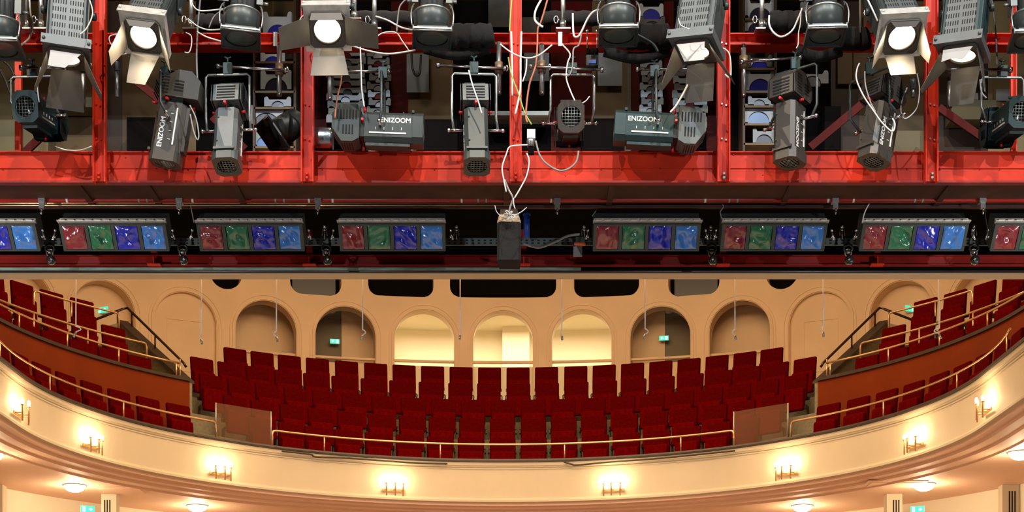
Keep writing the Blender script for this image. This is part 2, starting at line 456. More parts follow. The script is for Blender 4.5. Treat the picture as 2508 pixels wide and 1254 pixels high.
# ---------------- side galleries: brown panel, terraces, rails
def arcpath(R, pxa, s, a_end=82, n=36, y_end=17.2):
    a0 = abs(ang_at(R, pxa if s < 0 else 2466-pxa))
    P = [Vector((CX+s*R*math.sin(math.radians(a0+(90-a0)*i/n)), CY+R*math.cos(math.radians(a0+(90-a0)*i/n)), 0)) for i in range(n+1)]
    P += [Vector((CX+s*R, y, 0)) for y in (18.6, y_end)]
    return P
def bar(mb, pts, r, seg=8, m=0): return mb.tube(pts, r, seg, m)
def rail_thing(label, R, z, zb, pxa, pxb, posts, s, m=brass, r=.016, drop_a=True, drop_b=False):
    # handrail following the horseshoe between two image columns
    if s > 0: pxa, pxb = 2466-pxa, 2466-pxb; posts = [2466-p for p in posts]
    a0, a1 = ang_at(R, pxa), ang_at(R, pxb) if pxb is not None else 0
    n = max(6, int(abs(a1-a0)/2.5))
    pts = [on(R, a0+(a1-a0)*i/n, z) for i in range(n+1)]
    root = thing('handrail', label, 'railing', on(R, a0, zb), 'brass rails along the balcony')
    if drop_a:
        d = (pts[0]-pts[1]).normalized()
        pts = [on(R, a0, zb)+d*.05, on(R, a0, z-.05)+d*.05, pts[0]+d*.035+Vector((0, 0, -.012))]+pts
    if drop_b:
        d = (pts[-1]-pts[-2]).normalized()
        pts = pts+[pts[-1]+d*.035+Vector((0, 0, -.012)), on(R, a1, z-.05)+d*.05, on(R, a1, zb)+d*.05]
    obj('top_rail', MB().tube(pts, r, 10), m, root)
    for p in posts:
        a = ang_at(R, p); obj('post', MB().tube([on(R, a, zb), on(R, a, z)], r*.75, 8), m, root)
    return root
rail_thing('long brass rail on the balcony front before the central seats', RP+.08, 4.875, 4.62, 674, 1790, [795, 1078, 1383, 1667], -1, drop_b=True)
for s, sd in ((-1, 'left'), (1, 'right')):
    rail_thing('brass rail on the balcony front curving along the %s side' % sd, RP+.08, 4.875, 4.62, 522, -60, [302, 122, 0], s)
    P = arcpath(6.6, 462, s)
    def sw(prof, path, m, name, lab=None, cat=None, kind=None):
        b = sweep(MB(), path, prof); return obj(name, b, m, label=lab, cat=cat, kind=kind)
    sw([(-.02, 4.3), (-.02, 5.57), (.06, 5.57), (.06, 4.3)], P, panel_or, 'wall_gallery_%s' % sd, kind='structure')
    sw([(-.05, 5.57), (-.05, 5.615), (.1, 5.615), (.1, 5.57)], P, cap_dark, 'trim_gallery_%s' % sd, kind='structure')
    b = MB()
    for R_, z_, pa in ((7.15, 5.93, 365), (7.85, 6.50, 300), (8.55, 7.02, 250)):
        sweep(b, arcpath(R_, pa, s, n=20), [(-.48, z_-SH-.6), (-.48, z_-SH), (.3, z_-SH), (.3, z_-SH-.6)])
    obj('floor_gallery_%s' % sd, b, carpet, kind='structure')
    rail_thing('brass rail on top of the brown %s gallery panel' % sd, 6.64, 5.83, 5.61, 440, -70, [432, 290, 165, 47], s, drop_a=False)
    rail_thing('brass rail between the lower seat rows of the %s gallery' % sd, 7.42, 6.25, 5.9, 352, -60, [215, 82], s)
    rail_thing('short brass rail before the uppermost seats of the %s gallery' % sd, 8.12, 6.83, 6.5, 283, 90, [175], s, drop_b=True)
    # stair wall
    def MP(px, py, Y): return W(px if s < 0 else 2466-px, py, Y)
    q1, q2, q3 = MP(462, 938, 24.75), MP(300, 790, 26.3), MP(262, 800, 26.2)
    root = thing('stair_wall', 'olive sloping wall with dark cap along the %s gallery stairs' % sd, 'wall', (q1.x, q1.y, q1.z-.6))
    def wallseg(pa, pb, drop, th=.12, extra=0):
        d = (pb-pa); d.z = 0; d.normalize(); nn = Vector((-d.y, d.x, 0))*(th/2)
        b_ = MB(); vs = [pa+nn, pa-nn, pb-nn, pb+nn]
        vs = [v+Vector((0, 0, extra)) for v in vs]+[v-Vector((0, 0, drop)) for v in vs]
        return b_.add(vs, [(0,1,2,3),(4,7,6,5),(0,4,5,1),(1,5,6,2),(2,6,7,3),(3,7,4,0)])
    obj('stair_wall_face', wallseg(q1, q2, 1.1), olive_wall if False else carpet, root)
    obj('stair_wall_cap', wallseg(q1, q2, .0, .2, .035), cap_dark, root)
    obj('stair_wall_return', wallseg(q2, q3, .5), carpet, root)
    root = thing('stair_handrail', 'dark iron handrail descending the %s gallery stairs' % sd, 'railing', q1)
    hp = [MP(456, 899, 24.8), MP(450, 889, 24.8), MP(312, 754, 26.3), MP(300, 757, 26.3), MP(228, 785, 26.0)]
    obj('top_rail', MB().tube(hp, .02, 8), blackrail, root)
    for (x, ya, yb, Y_) in ((441, 880, 930, 24.85), (380, 822, 862, 25.6), (323, 765, 802, 26.2), (288, 765, 796, 26.25)):
        obj('post', MB().tube([MP(x, yb, Y_), MP(x, ya, Y_)], .014, 8), brass if x > 400 else blackrail, root)
# glass screens at the aisle heads
def screen(c, lab, frosty):
    a, b2 = on(RP+.1, ang_at(RP+.1, c[0]), 4.63), on(RP+.1, ang_at(RP+.1, c[1]), 4.63)
    h = c[2]; root = thing('glass_screen', lab, 'screen', (a+b2)/2)
    d = (b2-a).normalized(); nn = Vector((-d.y, d.x, 0))*.005
    up = Vector((0, 0, h)); vs = [a-nn, b2-nn, b2+nn, a+nn, a-nn+up, b2-nn+up, b2+nn+up, a+nn+up]
    obj('pane', MB().add(vs, [(0,3,2,1),(4,5,6,7),(0,1,5,4),(1,2,6,5),(2,3,7,6),(3,0,4,7)]), glassm, root)
    obj('channel', MB().tube([a, b2], .012, 6), brass, root)
    obj('edge_post', MB().tube([a, a+up], .012, 6), zinc, root)
    obj('edge_post', MB().tube([b2, b2+up], .012, 6), zinc, root)
screen((529, 664, .53), 'clear glass screen on the balcony front at the left aisle', 1)
screen((1797, 1930, .53), 'clear glass screen on the balcony front at the right aisle', 0)

# ---------------- arched back wall
AX, AY, AR = -.17, 17.3, 13.7
ztopw = 9.6
def wall_pt(s_, dr, z, m=None):      # s_ = arc length from centre
    a = s_/AR; r = AR+dr
    return Vector((AX+r*math.sin(a), AY+r*math.cos(a), EYE+z))
def s_at(px):
    return math.radians(ang_at(AR, px, AX, AY))*AR
SP = 1.49; arch_hw = .565; arch_top = 8.43; zspring = arch_top-arch_hw
centres = [k*SP for k in range(-6, 7)]
# black openings above the arches: (s centre, half width, bottom z, corner radius)
opens = []
for pxc, hwp, yb, r in ((552, 40, 708, .3), (772, 63, 722, .22), (982, 80, 726, .2), (1233, 130, 729, .2), (1486, 80, 726, .2), (1700, 63, 724, .22), (1917, 40, 708, .3)):
    sc = s_at(pxc); pY = wall_pt(sc, 0, 0).y
    opens.append((sc, hwp/F*pY, (HY-yb)/F*pY, r))
def arch_z(ds, hw=arch_hw): return zspring+math.sqrt(max(0, hw*hw-ds*ds))*1.0
def open_z(ds, hw, zb, r):
    d = abs(ds)-(hw-r)
    return zb if d <= 0 else zb+r-math.sqrt(max(0, r*r-d*d))
nodes = set()
for c in centres:
    for i in range(25): nodes.add(round(c-arch_hw*math.cos(PI*i/24), 5))
for sc, hw, zb, r in opens:
    for i in range(17): nodes.add(round(sc-hw*math.cos(PI*i/16), 5))
for i in range(61): nodes.add(round(-10.5+21*i/60, 5))
nodes = sorted(nodes); nn_ = [nodes[0]]
for x in nodes[1:]:
    if x-nn_[-1] > 2e-4: nn_.append(x)
nodes = nn_
zbot = 4.4
mb = MB()
def inarch(x):
    for c in centres:
        if abs(x-c) < arch_hw: return c
def inopen(x):
    for o in opens:
        if abs(x-o[0]) < o[1]: return o
for i in range(len(nodes)-1):
    a, b2 = nodes[i], nodes[i+1]; mid = (a+b2)/2
    c = inarch(mid); o = inopen(mid)
    z0a, z0b = (arch_z(a-c), arch_z(b2-c)) if c is not None else (zbot, zbot)
    z1a, z1b = (open_z(a-o[0], *o[1:]), open_z(b2-o[0], *o[1:])) if o else (ztopw, ztopw)
    mb.add([wall_pt(a, 0, z0a), wall_pt(b2, 0, z0b), wall_pt(b2, 0, z1b), wall_pt(a, 0, z1a)], [(0, 1, 2, 3)])
    if c is not None: mb.add([wall_pt(a, 0, z0a), wall_pt(b2, 0, z0b), wall_pt(b2, .3, z0b), wall_pt(a, .3, z0a)], [(0, 1, 2, 3)])
    if o: mb.add([wall_pt(a, 0, z1a), wall_pt(b2, 0, z1b), wall_pt(b2, .3, z1b), wall_pt(a, .3, z1a)], [(0, 1, 2, 3)])
for c in centres:
    for sg in (-1, 1):
        x = c+sg*arch_hw
        mb.add([wall_pt(x, 0, zbot), wall_pt(x, .3, zbot), wall_pt(x, .3, zspring), wall_pt(x, 0, zspring)], [(0, 1, 2, 3)])
for sc, hw, zb, r in opens:
    for sg in (-1, 1):
        x = sc+sg*hw
        mb.add([wall_pt(x, 0, zb+r), wall_pt(x, .3, zb+r), wall_pt(x, .3, ztopw), wall_pt(x, 0, ztopw)], [(0, 1, 2, 3)])
o_ = struct('wall_back', mb, plaster)
# archivolts
for c in centres:
    mb = MB(); n = 28
    outl = [(c-arch_hw, zbot)]+[(c-arch_hw*math.cos(PI*i/n), zspring+arch_hw*math.sin(PI*i/n)) for i in range(n+1)]+[(c+arch_hw, zbot)]
    for off, wd, dp in ((.012, .05, .02), (.09, .02, .012)):
        A = []; Bq = []
        for q in outl:
            d = Vector((q[0]-c, max(0, q[1]-zspring)))
            d = d.normalized() if d.length > 1e-6 else Vector((1, 0))
            if q[1] <= zspring: d = Vector((math.copysign(1, q[0]-c), 0))
            A.append((q[0]+d.x*off, q[1]+d.y*off)); Bq.append((q[0]+d.x*(off+wd), q[1]+d.y*(off+wd)))
        vs = []
        for p, q in zip(A, Bq):
            vs += [wall_pt(p[0], 0, p[1]), wall_pt(p[0], -dp, p[1]), wall_pt(q[0], -dp, q[1]), wall_pt(q[0], 0, q[1])]
        mb.add(vs, [(i*4+k, i*4+k+1, i*4+5+k, i*4+4+k) for i in range(len(A)-1) for k in range(3)])
    struct('trim_arch', mb, plaster)
# infill of the blind arches (outermost) and rooms behind the inner five
for c in centres:
    if abs(c) > SP*3.5:
        mb = MB(); dd = .28 if abs(c) > SP*4.5 else .08
        k = 10
        for i in range(k):
            a, b2 = c-arch_hw+2*arch_hw*i/k, c-arch_hw+2*arch_hw*(i+1)/k
            mb.add([wall_pt(a, dd, zbot), wall_pt(b2, dd, zbot), wall_pt(b2, dd, arch_top+.05), wall_pt(a, dd, arch_top+.05)], [(0, 1, 2, 3)])
        if abs(c) < SP*4.5:
            for (x0, x1, z0, z1) in ((-.32, .32, 7.93, 7.945), (-.32, -.305, 7.0, 7.93), (.305, .32, 7.0, 7.93), (-.32, .32, 7.0, 7.015)):
                mb.add([wall_pt(c+x0, dd-.008, z0), wall_pt(c+x1, dd-.008, z0), wall_pt(c+x1, dd-.008, z1), wall_pt(c+x0, dd-.008, z1),
                        wall_pt(c+x0, dd, z0), wall_pt(c+x1, dd, z0), wall_pt(c+x1, dd, z1), wall_pt(c+x0, dd, z1)],
                       [(0,1,2,3),(0,4,5,1),(1,5,6,2),(2,6,7,3),(3,7,4,0)])
        struct('wall_niche', mb, plaster)
def arcwall(mb, s0, s1, dr, z0, z1, th=.1, n=16, m=0):
    vs = []
    for i in range(n+1):
        s_ = s0+(s1-s0)*i/n
        vs += [wall_pt(s_, dr, z0), wall_pt(s_, dr, z1), wall_pt(s_, dr+th, z1), wall_pt(s_, dr+th, z0)]
    mb.add(vs, [(i*4+k, i*4+(k+1) % 4, (i+1)*4+(k+1) % 4, (i+1)*4+k) for i in range(n) for k in range(4)], m)
    e = len(mb.v)-4; b = len(mb.v)-4*(n+1)
    mb.add([mb.v[b+i] for i in range(4)], [(0, 1, 2, 3)], m); mb.add([mb.v[e+i] for i in range(4)], [(0, 1, 2, 3)], m)
    return mb
struct('wall_corridor_back', arcwall(MB(), -2.4, 2.4, 2.1, 5.0, 8.62), corr_wall)
struct('ceiling_corridor', arcwall(MB(), -5.4, 5.4, .37, 8.6, 8.7, 1.95), corr_wall)
struct('floor_corridor', arcwall(MB(), -5.4, 5.4, .02, 5.95, 6.1, 2.3), carpet)
mb = MB(); arcwall(mb, -.02, .46, 1.75, 6.1, 8.6, .4, 4)
struct('wall_corridor_pier', mb, corr_wall)
for s, sd in ((-1, 'left'), (1, 'right')):
    def rng(a, b): return (a, b) if s > 0 else (-b, -a)
    mb = MB(); arcwall(mb, *rng(2.25, 2.37), .02, 6.1, 8.6, 1.9, 2); struct('wall_lobby_divider_%s' % sd, mb, corr_wall)
    # dark lobby wall with exit sign, pale edge strip
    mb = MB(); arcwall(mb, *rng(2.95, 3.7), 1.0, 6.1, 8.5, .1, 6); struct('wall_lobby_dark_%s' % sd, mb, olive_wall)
    mb = MB(); arcwall(mb, *rng(2.3, 2.95), .95, 6.1, 8.6, .15, 4); struct('wall_lobby_edge_%s' % sd, mb, plaster)
    mb = MB(); arcwall(mb, *rng(3.7, 5.4), .8, 6.1, 8.6, .1, 8); struct('wall_lobby_outer_%s' % sd, mb, plaster)
for k in range(-3, 4):
    c = k*SP
    r_ = thing('arch_rail', 'pale wooden rail across the %s' % {0: 'bright central arch', -1: 'bright arch left of centre', 1: 'bright arch right of centre',
        -2: 'arch with the left lobby exit sign', 2: 'arch with the right lobby exit sign', -3: 'dim brown arch at left', 3: 'dim brown arch at right'}[k], 'railing', wall_pt(c, .2, 6.95), 'rails across the open arches')
    b = MB(); arcwall(b, c-arch_hw, c+arch_hw, .1, 7.47, 7.51, .08, 6); obj('rail_bar', b, plaster, r_)
    b = MB(); arcwall(b, c-arch_hw, c+arch_hw, .2, 6.1, 7.42, .03, 6); obj('rail_panel', b, corr_wall if abs(k) < 2 else plaster, r_)
# void behind the black openings with hidden lighting gear
mb = MB(); arcwall(mb, -7, 7, .31, 8.535, 10.4, .05, 60); struct('wall_projection_void', mb, black)
for k, px in enumerate((772, 1700)):
    s_ = s_at(px); b = MB(); zz = (HY-719)/F*wall_pt(s_, 0, 0).y+.01; arcwall(b, s_-.3, s_+.3, .2, zz, zz+.018, .04, 4); arcwall(b, s_-.4, s_+.4, .26, zz+.03, 9.2, .01, 4, 1)
    obj('reflector_shield', b, [plaster_light, blackgloss], label='dark curved shield with pale rim in the %s small opening' % ('left' if k == 0 else 'right'), cat='shield')
# exit signs
def exit_sign(pos, yaw, sc, lab, flip=1):
    root = thing('exit_sign', lab, 'exit sign', pos)
    R = Matrix.Rotation(yaw, 3, 'Z'); O = Vector(pos)
    obj('housing', MB().box((0, .03, 0), (.26*sc, .05, .13*sc), R, 0, O), white_pl, root)
    obj('face', MB().box((0, -.002, 0), (.25*sc, .012, .12*sc), R, 0, O), exit_g, root)
    b = MB(); f = flip
    b.box((-.07*sc*f, -.01, 0), (.05*sc, .008, .09*sc), R, 0, O)                      # white door
    b.prism([(x*sc*f, z*sc) for x, z in ((.02, .01), (.05, .01), (.05, .03), (.09, 0), (.05, -.03), (.05, -.01), (.02, -.01))], -.013, -.008, 'y', R, O)
    obj('pictogram', b, exit_w, root)
    b = MB(); b.ball(R @ Vector((-.065*sc*f, -.016, .028*sc))+O, .009*sc)
    b.box((-.07*sc*f, -.016, 0), (.014*sc, .004, .035*sc), R, 0, O)
    b.box((-.08*sc*f, -.016, -.022*sc), (.01*sc, .004, .03*sc), R, 0, O); b.box((-.058*sc*f, -.016, -.022*sc), (.01*sc, .004, .025*sc), R, 0, O)
    obj('running_figure', b, exit_g, root)
exit_sign(wall_pt(-SP*5+.05, .2, 8.0-.03), -.45+.9*0, .85, 'green exit sign in the deep arch above the left gallery', 1)
exit_sign(wall_pt(SP*5+.1, .2, 8.0-.03), .45, .85, 'green exit sign in the deep arch above the right gallery', -1)
exit_sign(W(820, 836, 31.45), .22, .7, 'green exit sign on the dark lobby wall through the left arch', -1)
exit_sign(W(1626, 828, 31.45), -.22, .7, 'green exit sign on the dark lobby wall through the right arch', -1)
exit_sign(W(215, 1247, 24.2), .4, .8, 'green exit sign on the stalls wall at lower left', 1)
exit_sign(W(2247, 1248, 24.2), -.4, .8, 'green exit sign on the stalls wall at lower right', 1)
for px, sd in ((812, 'left'), (1638, 'right')):
    p = W(px, 766, 31.6); p.z = EYE+8.58
    b = MB(); b.lathe([(-.02, .07), (0, .07), (.03, .05), (.04, 0.0)], Matrix(((0,0,1),(0,1,0),(-1,0,0))), p, 14)
    obj('smoke_detector', b, white_pl, label='round white smoke detector on the lobby ceiling in the %s arch' % sd, cat='smoke detector')

# ---------------- sconces on the balcony front
for i, px in enumerate((38, 218, 535, 963, 1503, 1930, 2247, 2425)):
    a = ang_at(RP, px); p = on(RP-.02, a, 4.1); r = math.radians(a)
    n3 = Vector((-math.sin(r), -math.cos(r), 0)); t3 = Vector((math.cos(r), -math.sin(r), 0))
    where = ['leftmost on the balcony front', 'second from the left on the balcony front', 'third from the left on the balcony front', 'just left of the centre of the balcony front',
             'just right of the centre of the balcony front', 'third from the right on the balcony front', 'second from the right on the balcony front', 'rightmost on the balcony front'][i]
    root = thing('wall_sconce', 'lit brass three-candle wall sconce, '+where, 'wall lamp', p, 'candle sconces on the balcony front')
    b = MB(); b.box((0, 0, 0), (.36, .012, .035), Matrix((t3, n3, Vector((0, 0, 1)))).transposed(), 0, p+n3*.01)
    for k in (-1, 0, 1):
        b.tube([p+t3*(.13*k), p+t3*(.13*k)+n3*(.10 if k else .14)], .008, 6)
    obj('bracket', b, brass, root)
    for k in (-1, 0, 1):
        c = p+t3*(.13*k)+n3*(.10 if k else .14)
        obj('candle_tube', MB().tube([c+Vector((0, 0, -.1)), c+Vector((0, 0, .09)), c+Vector((0, 0, .10))], .011, 8).tube([c+Vector((0, 0, .085)), c+Vector((0, 0, .1))], .022, 8), brass, root)
        bb = MB(); bb.ball(c+Vector((0, 0, .135)), .02, 0, 10, (1, 1, 1.7)); obj('bulb', bb, bulb, root)
    light('sconce_light', 'POINT', p+n3*.2+Vector((0, 0, .14)), 3.4, WARM, .05)
# ---------------- ceiling globes under the balcony, vents, pillars
for i, (px, py) in enumerate(((-22, 1110), (183, 1188), (483, 1238), (1965, 1238), (2263, 1185), (2500, 1107))):
    Y = 3.85*F/(HY-py); p = W(px, py, Y)
    root = thing('ceiling_lamp', 'round lit opal ceiling lamp under the balcony, '+['at the left picture edge', 'second from the left', 'third from the left', 'third from the right', 'second from the right', 'at the right picture edge'][i], 'ceiling lamp', p, 'opal ceiling lamps under the balcony')
    Rd = Matrix(((0, 0, 1), (0, 1, 0), (-1, 0, 0)))
    obj('shade', MB().lathe([(0, .155), (.03, .15), (.07, .12), (.095, .07), (.105, .0)], Rd, p, 24), globe, root)
    obj('rim', MB().lathe([(-.005, .17), (.012, .17), (.012, .15), (-.005, .15)], Rd, p, 24), zinc, root)
    light('ceiling_lamp_light', 'POINT', p-Vector((0, 0, .25)), 26, (1, .78, .5), .1)
for px, py, dx, sd in ((300, 1200, .34, 'left'), (2190, 1184, .42, 'right')):
    Y = 3.85*F/(HY-py); p = W(px, py, Y)
    b = MB(); b.box((0, 0, -.008), (dx*2, .55, .012), None, 0, p); b.box((0, 0, -.016), (dx*1.7, .42, .012), None, 0, p)
    obj('ceiling_hatch', b, plaster_pink, label='flat rectangular hatch in the soffit beside the %s ceiling lamp' % sd, cat='hatch')
for px0, px1, pyt, sd in ((248, 285, 1229, 'lower left'), (-30, 6, 1165, 'left edge'), (2172, 2210, 1226, 'lower right'), (2455, 2495, 1157, 'right edge')):
    Y = 23.2 if px0 in (-30, 2455) else 24.0
    a, b2 = W(px0, pyt, Y), W(px1, pyt, Y); root = thing('wall_pilaster', 'cream pilaster with dark vertical slots on the stalls wall, %s' % sd, 'pilaster', (a.x, a.y, EYE+2.5))
    a.z = b2.z = EYE+3.848
    cxp = (a.x+b2.x)/2; ww = abs(b2.x-a.x)
    obj('shaft', MB().box((cxp, Y+.1, a.z-.7), (ww, .2, 1.4)), plaster_light, root)
    b = MB()
    for k in range(3): b.box((cxp+(k-1.6 if 'left' in sd else k-.4)*ww*.17, Y-.002, a.z-.72), (ww*.08, .008, 1.25))
    obj('slots', b, slot, root)
# auditorium ceiling and outer side walls (close the room)
mb = MB(); mb.box((-.14, 24.5, 12.1), (26, 16.6, .15)); struct('ceiling', mb, plaster_light)
for s, sd in ((-1, 'left'), (1, 'right')):
    mb = MB(); mb.box((-.14+s*10.2, 21.5, 7), (.2, 10.5, 10)); struct('wall_%s' % sd, mb, plaster)
# ---------------- hanging microphones in the auditorium
for i, (px, ye, tilt) in enumerate(((186, 800, -1), (493, 818, .3), (677, 812, .5), (888, 808, -.6), (1127, 806, -.2), (1376, 808, .2), (1580, 806, -.6), (1800, 808, .5), (2016, 800, .2), (2300, 804, 1))):
    Y = 16.75; p = W(px, ye, Y); top = W(px, 650, Y)
    root = thing('hanging_microphone', 'small microphone hanging on a thin cable before the balcony, %s' % ((ORD[i+1]+' from the left') if i < 5 else (ORD[10-i]+' from the right') if i < 9 else 'rightmost'), 'microphone', p, 'microphones hanging in the auditorium')
    obj('suspension_cable', MB().tube([p, top], .0065, 6), mic_white, root)
    k = tilt
    b = MB(); b.tube(smooth_pts([p, p+Vector((-.03*k, 0, -.005)), p+Vector((-.05*k, 0, -.03)), p+Vector((-.01*k, 0, -.05)), p+Vector((.01*k, 0, -.07))], 4), .006, 6); obj('clip', b, cable_w, root)
    b = MB(); b.tube([p+Vector((0, 0, -.055)), p+Vector((.022*k, 0, -.105))], .012, 8); obj('capsule', b, zinc, root)
# loose cables lying along the balcony edge
for pts, lab in (([(690, 1105), (760, 1113), (775, 1119), (850, 1122), (1000, 1133), (1095, 1136)], 'dark cable bundle strung under the balcony cap, left of centre'),
                 ([(1382, 1131), (1400, 1137), (1415, 1139), (1480, 1133), (1620, 1122), (1800, 1104)], 'dark cable bundle strung under the balcony cap, right of centre')):
    P = []
    for px, py in pts:
        q = on(RP-.075, ang_at(RP-.075, px), 0); P.append(Vector((q.x, q.y, EYE+(HY-py)/F*q.y)))
    obj('cable_bundle', MB().tube(smooth_pts(P, 6), .014, 6), cap_dark, label=lab, cat='cable')

# ================================================================== STAGE SIDE: lighting bridge
def bx(mb, x0, x1, y0, y1, Y0, dY, m=0):
    a, b2 = W(x0, y1, Y0), W(x1, y0, Y0)
    return mb.box(((a.x+b2.x)/2, Y0+dY/2, (a.z+b2.z)/2), (b2.x-a.x, dY, b2.z-a.z), None, None if False else m)
def bxo(x0, x1, y0, y1, Y0, dY, name, m, **k):
    b = MB(); bx(b, x0, x1, y0, y1, Y0, dY); return obj(name, b, m, **k)
struct('floor_stage', MB().box((0, 6, -.05), (18, 20, .1)), mat('stage_floor_boards', (.34, .3, .26), .6, var=.2, scale=2, stretch=(4, .4, 1)))
for s, sd in ((-1, 'left'), (1, 'right')): struct('wall_stage_%s' % sd, MB().box((s*9.1, 6, 7), (.2, 20.6, 14.4)), black)
struct('wall_stage_back', MB().box((0, -4.1, 7), (18, .2, 14.4)), black)
# proscenium header and the dark void below the bridge
struct('wall_proscenium', MB().box((-.0, 16.33, 9.2), (20, .14, 5.606)), plaster)
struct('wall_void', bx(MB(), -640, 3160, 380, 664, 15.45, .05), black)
struct('trim_header', bx(MB(), -640, 3160, 649, 667, 14.98, .02), black)
struct('trim_header', MB().box((0, 16.31, 6.391), (20, .2, .016)), plaster_light)
root = thing('proscenium_strip', 'weathered grey-green metal strip along the left of the stage header', 'strip', W(640, 662, 14.93))
obj('strip', bx(MB(), -640, 1423, 655, 661.5, 14.9, .02), greenmetal, root)
obj('tube', MB().tube([W(-640, 665, 14.93), W(3160, 665, 14.93)], .014, 8), blackgloss, root)
# lower red channel
root = thing('lower_red_beam', 'dark red steel channel running below the colour battens', 'beam', W(1254, 650, 14.9))
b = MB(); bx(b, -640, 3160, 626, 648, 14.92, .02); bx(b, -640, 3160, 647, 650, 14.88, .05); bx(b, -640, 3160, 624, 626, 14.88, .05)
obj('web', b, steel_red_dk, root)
for x in (376, 757, 1283, 1772, 2150):
    b = MB(); bx(b, x-7, x+7, 440, 648, 14.97, .04); obj('stiffener', b, steel_red_dk, root)
    b = MB(); bx(b, x-1.5, x+1.5, 628, 648, 14.86, .06); bx(b, x-16, x+16, 645, 648, 14.84, .08); obj('gusset', b, steel_red, root)
# big front beam
root = thing('main_red_beam', 'deep bright red steel beam across the lighting bridge', 'beam', W(1254, 445, 13.5))
b = MB(); bx(b, -640, 3160, 372, 443, 13.52, .02); bx(b, -640, 3160, 370, 373, 13.5, .12); bx(b, -640, 3160, 410.8, 412, 13.512, .02)
obj('web', b, steel_red, root)
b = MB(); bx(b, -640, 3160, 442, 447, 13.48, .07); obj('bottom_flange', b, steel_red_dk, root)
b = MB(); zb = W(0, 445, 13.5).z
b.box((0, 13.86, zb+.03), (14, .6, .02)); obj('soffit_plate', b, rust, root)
b = MB()
for x in (190, 360, 575, 1240, 1500, 1940, 2330):
    a = W(x, 445, 13.6); b.box((a.x, 13.86, zb+.015), (.05, .58, .03))
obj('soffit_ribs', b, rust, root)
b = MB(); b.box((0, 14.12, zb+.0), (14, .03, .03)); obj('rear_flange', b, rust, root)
b = MB()
for x in range(-600, 3100, 46):
    if (x*7) % 5 < 3: p = W(x+(x*13) % 17, 412, 13.508); b.ball(p, .006)
for x, y in ((308, 386), (1405, 380), (1385, 430), (2250, 383), (1797, 380), (1868, 428)): b.ball(W(x, y, 13.52), .007)
obj('rivets', b, steel_red, root, kind=None)
# posts
for i, x in enumerate((-268, 242, 752, 1263, 1773, 2283)):
    if x < -50: continue
    hw = 14 if i != 3 else 13
    root = thing('red_steel_post', 'upright red steel channel post, ' + ['', 'leftmost of the bridge posts', 'second from the left', 'central one with cables tied to it', 'second from the right', 'rightmost of the bridge posts'][i], 'post', W(x, 445, 13.4), 'upright posts of the lighting bridge')
    top = -60
    b = MB(); bx(b, x-hw, x+hw, top, 444, 13.46, .012); obj('web', b, steel_red, root)
    for sg in (-1, 1):
        b = MB(); bx(b, x+sg*hw-1.6, x+sg*hw+1.6, top, 444, 13.40, .07); obj('flange', b, steel_red, root)
    b = MB()
    for yy in (426, 436): b.lathe([(0, .014), (.012, .014), (.018, .008)], RM(0, 0), W(x, yy, 13.445), 8)
    for yy in (105, 255, 340): b.lathe([(0, .008), (.008, .008)], RM(0, 0), W(x-5, yy, 13.455), 8); b.lathe([(0, .008), (.008, .008)], RM(0, 0), W(x+5, yy+3, 13.455), 8)
    obj('bolts', b, steel_red if i < 4 else zinc, root)
# upper horizontal beam
root = thing('upper_red_beam', 'narrower red steel beam behind the upper row of lamps', 'beam', W(1254, 107, 13.6))
b = MB(); bx(b, -640, 3160, 81, 107, 13.64, .015); obj('web', b, steel_red, root)
b = MB(); bx(b, -640, 3160, 80, 83, 13.58, .16); obj('top_flange', b, steel_red, root)
b = MB(); bx(b, -640, 3160, 106, 109, 13.58, .16); obj('bottom_flange', b, steel_red, root)
# thin rear posts and diagonal braces
for x, lab in ((43, 'at the left edge'), (2483, 'at the right edge')):
    b = MB(); bx(b, x-7, x+7, -60, 372, 14.3, .03); bx(b, x+5, x+8, -60, 372, 14.26, .05)
    obj('thin_red_post', b, steel_red, label='thin red steel upright behind the bridge lamps %s' % lab, cat='post', group='thin red uprights')
for (x0, y0, x1, y1, lab) in ((60, 372, 105, 328, 'short, low at the far left'), (330, 195, 392, 245, 'behind the leftmost hanging lamps'), (1985, 360, 2110, 255, 'rising right, between the right-hand posts'),
                              (2300, 262, 2420, 345, 'falling right beside the rightmost post'), (520, 285, 600, 365, 'falling right behind the second lamp')):
    a, b2 = W(x0, y0, 15.2), W(x1, y1, 15.2); d = (b2-a).normalized(); nn = Vector((-d.z, 0, d.x))*.035
    mb = MB(); vs = [a-nn, a+nn, b2+nn, b2-nn]; vs += [v+Vector((0, .03, 0)) for v in vs]
    mb.add(vs, [(0,1,2,3),(7,6,5,4),(0,4,5,1),(1,5,6,2),(2,6,7,3),(3,7,4,0)])
    obj('diagonal_brace', mb, maroon, label='dark red diagonal steel brace, %s' % lab, cat='brace')
# unseen deck above, added to shade the bridge room from the floods
struct('ceiling_bridge_shade', MB().box((0, 14.75, 9.0), (14, 2.3, .12)), wood_dk)
struct('floor_bridge', MB().box((0, 14.7, zb+.1), (14, 2.2, .04)), black)

